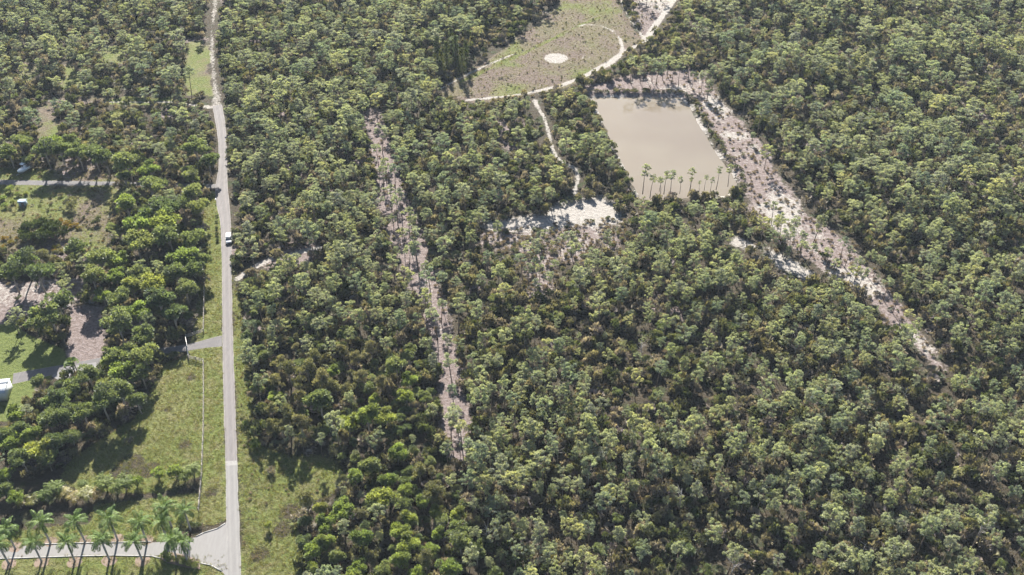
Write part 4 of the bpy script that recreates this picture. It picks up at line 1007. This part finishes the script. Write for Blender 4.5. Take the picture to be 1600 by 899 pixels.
# ------------------------------------------------------------------ sheds, boat, heaps, mailbox
M_TIN = simple('pale_metal_roof', (.307, .327, .347), .35, .5, .12, .8, .2); M_SIDING = simple('grey_siding', (.42, .43, .43), .8, .3, .1); M_BLUEGREY = simple('blue_grey_shed', (.20, .25, .29), .7, .3, .12); M_BROWND = simple('brown_door', (.14, .10, .08), .7, .3, .2)
def shed(px, py, rz, size, roofm, wallm, label, rise=.5, cat='shed'):
    x, y = gp(px, py); e = empty('shed', (x, y, 0), rz); w_, d_, h_ = size
    MB().box((0, 0, h_ / 2), (w_, d_, h_)).build('wall', wallm, e)
    rf = MB()
    for s_ in (-1, 1):
        a = [(-w_ / 2 - .2, s_ * (d_ / 2 + .25), h_ - .02), (w_ / 2 + .2, s_ * (d_ / 2 + .25), h_ - .02), (w_ / 2 + .2, 0, h_ + rise), (-w_ / 2 - .2, 0, h_ + rise)]
        rf.add([(p, q, z + .03) for p, q, z in a] + [(p, q, z + .1) for p, q, z in a], [[3, 2, 1, 0], [4, 5, 6, 7], [0, 1, 5, 4], [1, 2, 6, 5], [2, 3, 7, 6], [3, 0, 4, 7]])
    ro = rf.build('roof', roofm, e)
    nr = max(3, int(w_ / .6))
    for i in range(nr + 1):
        for s_ in (-1, 1):
            X = -w_ / 2 - .15 + i * (w_ + .3) / nr; MB().tube([(X, s_ * (d_ / 2 + .25), h_ + .1), (X, 0, h_ + rise + .11)], [.03, .03], 4).build('roof_seam', roofm, ro)
    gb = MB()
    for s_ in (-1, 1): gb.add([(s_ * (w_ / 2 - .03), -d_ / 2, h_), (s_ * (w_ / 2 - .03), d_ / 2, h_), (s_ * (w_ / 2 - .03), 0, h_ + rise)], [[0, 1, 2]])
    gb.build('gable', wallm, e)
    MB().box((w_ * .1, -d_ / 2 - .02, min(1.0, h_ * .48)), (min(.95, w_ * .4), .06, min(1.95, h_ * .85))).build('door', M_BROWND, e)
    tag(e, label, cat); return e
shed(-12, 618, R(8), (9.0, 5.2, 2.8), M_TIN, M_SIDING, 'pale metal roofed outbuilding cut off by the left edge', .7, 'outbuilding')
shed(37, 321, R(4), (2.2, 1.7, 1.7), M_BLUEGREY, M_BLUEGREY, 'small blue grey shed among bushes on the dry field', .25)
shed(9, 246, R(-6), (4.2, 2.6, 2.0), M_TIN, M_SIDING, 'pale roof half hidden by trees at the left edge', .4)

bx_, by_ = gp(40, 268); brz = R(242)
be = empty('boat', (bx_, by_, .62), brz); M_HULL = simple('white_boat_hull', (.70, .71, .73), .35, .5, .06); M_DECK = simple('grey_boat_deck', (.33, .34, .37), .7, .3, .1)
section(MB(), [(-2.6, .85, 1.0, .05, .9), (-1.0, .85, 1.08, 0, .92), (.8, .75, 1.08, .02, .98), (1.9, .42, .85, .12, 1.06), (2.7, .10, .30, .45, 1.15), (2.95, .03, .08, .85, 1.17)]).build('hull', M_HULL, be)
MB().box((-.75, 0, .93), (3.2, 1.6, .06)).build('deck', M_DECK, be); MB().box((-.3, 0, 1.25), (.7, .8, .65), 0, .85).build('console', M_HULL, be)
tt = MB()
for sx in (-.7, .5):
    for sy in (-.6, .6): tt.tube([(sx, sy, .95), (sx * .9, sy * .95, 2.6)], [.035, .035], 6)
tt.build('roof_frame', M_HULL, be); MB().box((-.1, 0, 2.63), (1.9, 1.5, .06)).build('roof_canopy', M_HULL, be)
MB().box((-2.8, 0, .95), (.4, .42, .55), 0, .8).tube([(-2.85, 0, .7), (-2.9, 0, -.1)], [.1, .06], 6).build('outboard_motor', M_BLACK, be)
tag(be, 'small white boat with canopy frame parked in shade by side road', 'boat')
te = empty('boat_trailer', (bx_, by_, 0), brz); MB().box((-.3, .55, .52), (4.4, .1, .12)).box((-.3, -.55, .52), (4.4, .1, .12)).box((-2.3, 0, .45), (.1, 1.0, .1)).box((.9, 0, .45), (.1, 1.0, .1)).tube([(1.9, .55, .5), (3.9, 0, .45)], [.05, .05], 5).tube([(1.9, -.55, .5), (3.9, 0, .45)], [.05, .05], 5).build('frame', M_RIM, te)
for sy in (-1.05, 1.05): w2 = MB().tube([(-1.0, sy - .1, .32), (-1.0, sy + .1, .32)], [.32, .32], 12).build('wheel', M_TYRE, te); MB().box((-1.0, sy, .70), (.9, .24, .04)).build('mudguard', M_BLACK, te)
tag(te, 'metal trailer under the small white boat', 'trailer')

def heap(px, py, r, hgt, mat, label, name='brush_heap', n=60, stick=False):
    x, y = gp(px, py); e = empty(name, (x, y, 0)); g = np.random.default_rng(int(px)); nr = 9; na = 22; V = []; fs = []
    for i in range(nr):
        t = i / (nr - 1)
        for k in range(na):
            a = k * 6.2832 / na; q = r * (1 - t) * (1 + .12 * g.normal()); V.append((q * math.cos(a), q * math.sin(a), hgt * (1 - (1 - t) ** 2) * (1 + .12 * g.normal()) - .02))
    for i in range(nr - 1):
        for k in range(na): fs.append([i * na + k, i * na + (k + 1) % na, (i + 1) * na + (k + 1) % na, (i + 1) * na + k])
    MB().add(V, fs).build('mound', mat, e)
    sm_ = MB()
    for i in range(n):
        a = g.random() * 6.28; q = r * math.sqrt(g.random()) * .9; z = hgt * (1 - (q / r) ** 2); d = rdir(g, 1)[0]; d[2] *= .4; c = np.array([q * math.cos(a), q * math.sin(a), z])
        sm_.tube([tuple(c - d * .7), tuple(c + d * .7)], [.05, .03], 4)
    o = sm_.build('sticks', mat, e); o['kind'] = 'stuff'
    tag(e, label, 'heap')
heap(144, 468, 2.1, 1.5, simple('grey_heap', (.22, .22, .22), .95, .1, .35, 3), 'round grey brush heap beside the sandy yard')
heap(786, 411, 2.0, 1.5, simple('dark_heap', (.11, .10, .09), .95, .1, .35, 3), 'dark grey brush heap in the scrub below the white sand')
x, y = gp(338, 316); me_ = empty('mailbox', (x, y, 0), R(90)); MB().box((0, 0, .55), (.12, .12, 1.1)).build('post', M_RAIL, me_)
MB().add([(px_, py_, pz_) for px_ in (-.35, .35) for (py_, pz_) in ((-.16, 1.1), (.16, 1.1), (.16, 1.3), (.10, 1.42), (-.10, 1.42), (-.16, 1.3))], [[0, 1, 2, 3, 4, 5], [11, 10, 9, 8, 7, 6]] + [[i, (i + 1) % 6, 6 + (i + 1) % 6, 6 + i] for i in range(6)]).build('box', M_WHITE, me_)
tag(me_, 'white mailbox on a post at the road junction', 'mailbox')

M_DEAD = simple('bleached_dead_wood', (.30, .28, .26), .9, .1, .2, 3)
SNAGS = ((918, 762), (1405, 640), (1140, 905), (1290, 800), (1010, 690), (1520, 850), (870, 730), (1060, 800), (1340, 880), (1565, 720), (760, 850), (1240, 560), (1000, 571))
SNAG_X = sorted(p[0] for p in SNAGS)
for i, (bx, by) in enumerate(SNAGS):
    x, y = gp(bx, by); g = np.random.default_rng(900 + i); hh = 6 + 3 * g.random(); e = empty('dead_tree', (x, y, 0), g.random() * 6)
    MB().tube([(0, 0, 0), (.15, .1, hh * .5), (.1, .3, hh)], [.17, .12, .03], 6).build('trunk', M_DEAD, e)
    for k in range(9):
        z = hh * (.45 + .5 * g.random()); a = g.random() * 6.28; L = 1.0 + 1.3 * g.random(); d = np.array([math.cos(a), math.sin(a), .5])
        p = np.array([.13, .2, z]); MB().tube([tuple(p), tuple(p + d * L * .5), tuple(p + d * L + np.array([0, 0, .3]))], [.06, .045, .015], 4).build('branch', M_DEAD, e)
    tag(e, 'bleached leafless dead tree in the pine forest, %s from left' % ordinal(SNAG_X.index(bx) + 1), 'tree', 'dead trees')

# ------------------------------------------------------------------ labels of the single trees: by landmark and order
def finish_labels():
    bys = {}
    for e, name, x, y, s, note in REG:
        if note == 'done': continue
        bys.setdefault((name, note), []).append((e, x, y, s))
    road_x = lambda y: gp(*min(((p[0], p[1]) for p in ROAD), key=lambda p: abs(gp(*p)[1] - y)))[0]
    PH_ = {'pond': 'thin pine on the near pond bank, %s from left', 'strip': 'slender pine in the pinkish cleared strip, %s from its upper end', 'firebreak': 'thin pine standing in the sandy firebreak, %s from the pond end', 'scrub': 'pine in the brushy clearing below the white sand, %s from left', 'northbank': 'pine on the far bank behind the pond, %s from left', 'topleft': 'bare trunked pine among the upper left grass openings, %s from left', 'yard': 'leaning pine around the sandy yard at left, %s from left', 'T': 'dark feathery casuarina at the meadow corner, %s from left'}
    GR = {'pond': 'pines on the pond bank', 'strip': 'pines in the cleared strip', 'firebreak': 'pines in the firebreak', 'scrub': 'pines in the scrub clearing', 'northbank': 'pines behind the pond', 'topleft': 'pines in the upper left openings', 'yard': 'pines at the sandy yard', 'T': 'casuarinas at the meadow corner'}
    for (name, note), L_ in bys.items():
        cat = 'tree'
        if note in PH_:
            L_.sort(key=(lambda r: pix(r[1], r[2])[0]) if note not in ('strip', 'firebreak') else (lambda r: -r[2]))
            for i, r in enumerate(L_): tag(r[0], PH_[note] % ordinal(i + 1), cat, GR[note])
        elif note == 'row':
            L_.sort(key=lambda r: r[2]); rows = [L_[i:i + 24] for i in range(0, len(L_), 24)]
            for j, rw in enumerate(rows):
                rw.sort(key=lambda r: pix(r[1], r[2])[0])
                for i, r in enumerate(rw):
                    tag(r[0], '%s pine, %s from left in the %s pine row up from the bottom edge' % ('small' if r[3] < .66 else 'middling' if r[3] < .9 else 'broad', ordinal(i + 1), ordinal(j + 1)), cat, 'pines of the near forest')
        elif note == 'L':
            zones = {}
            for r in L_:
                py = pix(r[1], r[2])[1]
                z = 'above the shaded side road' if py < 288 else 'between side road and sandy yard' if py < 450 else 'between sandy yard and dark driveway' if py < 570 else 'between dark driveway and palm hedge'
                zones.setdefault(z, []).append(r)
            for z, q in zones.items():
                q.sort(key=lambda r: -r[1])
                for i, r in enumerate(q): tag(r[0], '%s %s, %s from the main road' % ('leafy green tree' if name == 'oak_tree' else 'brownish olive tree', z, ordinal(i + 1)), cat, 'trees of the left woods')
        elif note == 'R':
            zones = {}
            for r in L_:
                py = pix(r[1], r[2])[1]
                zones.setdefault('in the thicket above the shaded grass corner' if py < 705 else 'in the clump below the shaded grass corner', []).append(r)
            for z, q in zones.items():
                q.sort(key=lambda r: r[1])
                for i, r in enumerate(q): tag(r[0], '%s %s, %s from the road' % ('bright leafy tree' if name == 'oak_tree' else 'olive brown tree', z, ordinal(i + 1)), cat, 'broadleaf trees beside the right verge')
finish_labels()

# ------------------------------------------------------------------ haze: one closed box of even, thin air
m, nt, out = newmat('thin_haze')
pv_ = node(nt, 'ShaderNodeVolumePrincipled', {'Color': (.72, .84, 1.0, 1), 'Density': .000055})
nt.links.new(pv_.outputs[0], out.inputs['Volume'])
hz = MB().box((0, 700, 88.5), (7400, 10000, 187)); ho = hz.build('haze', m); tag(ho, 'thin pale haze in the air over the forest', None, None, 'stuff')
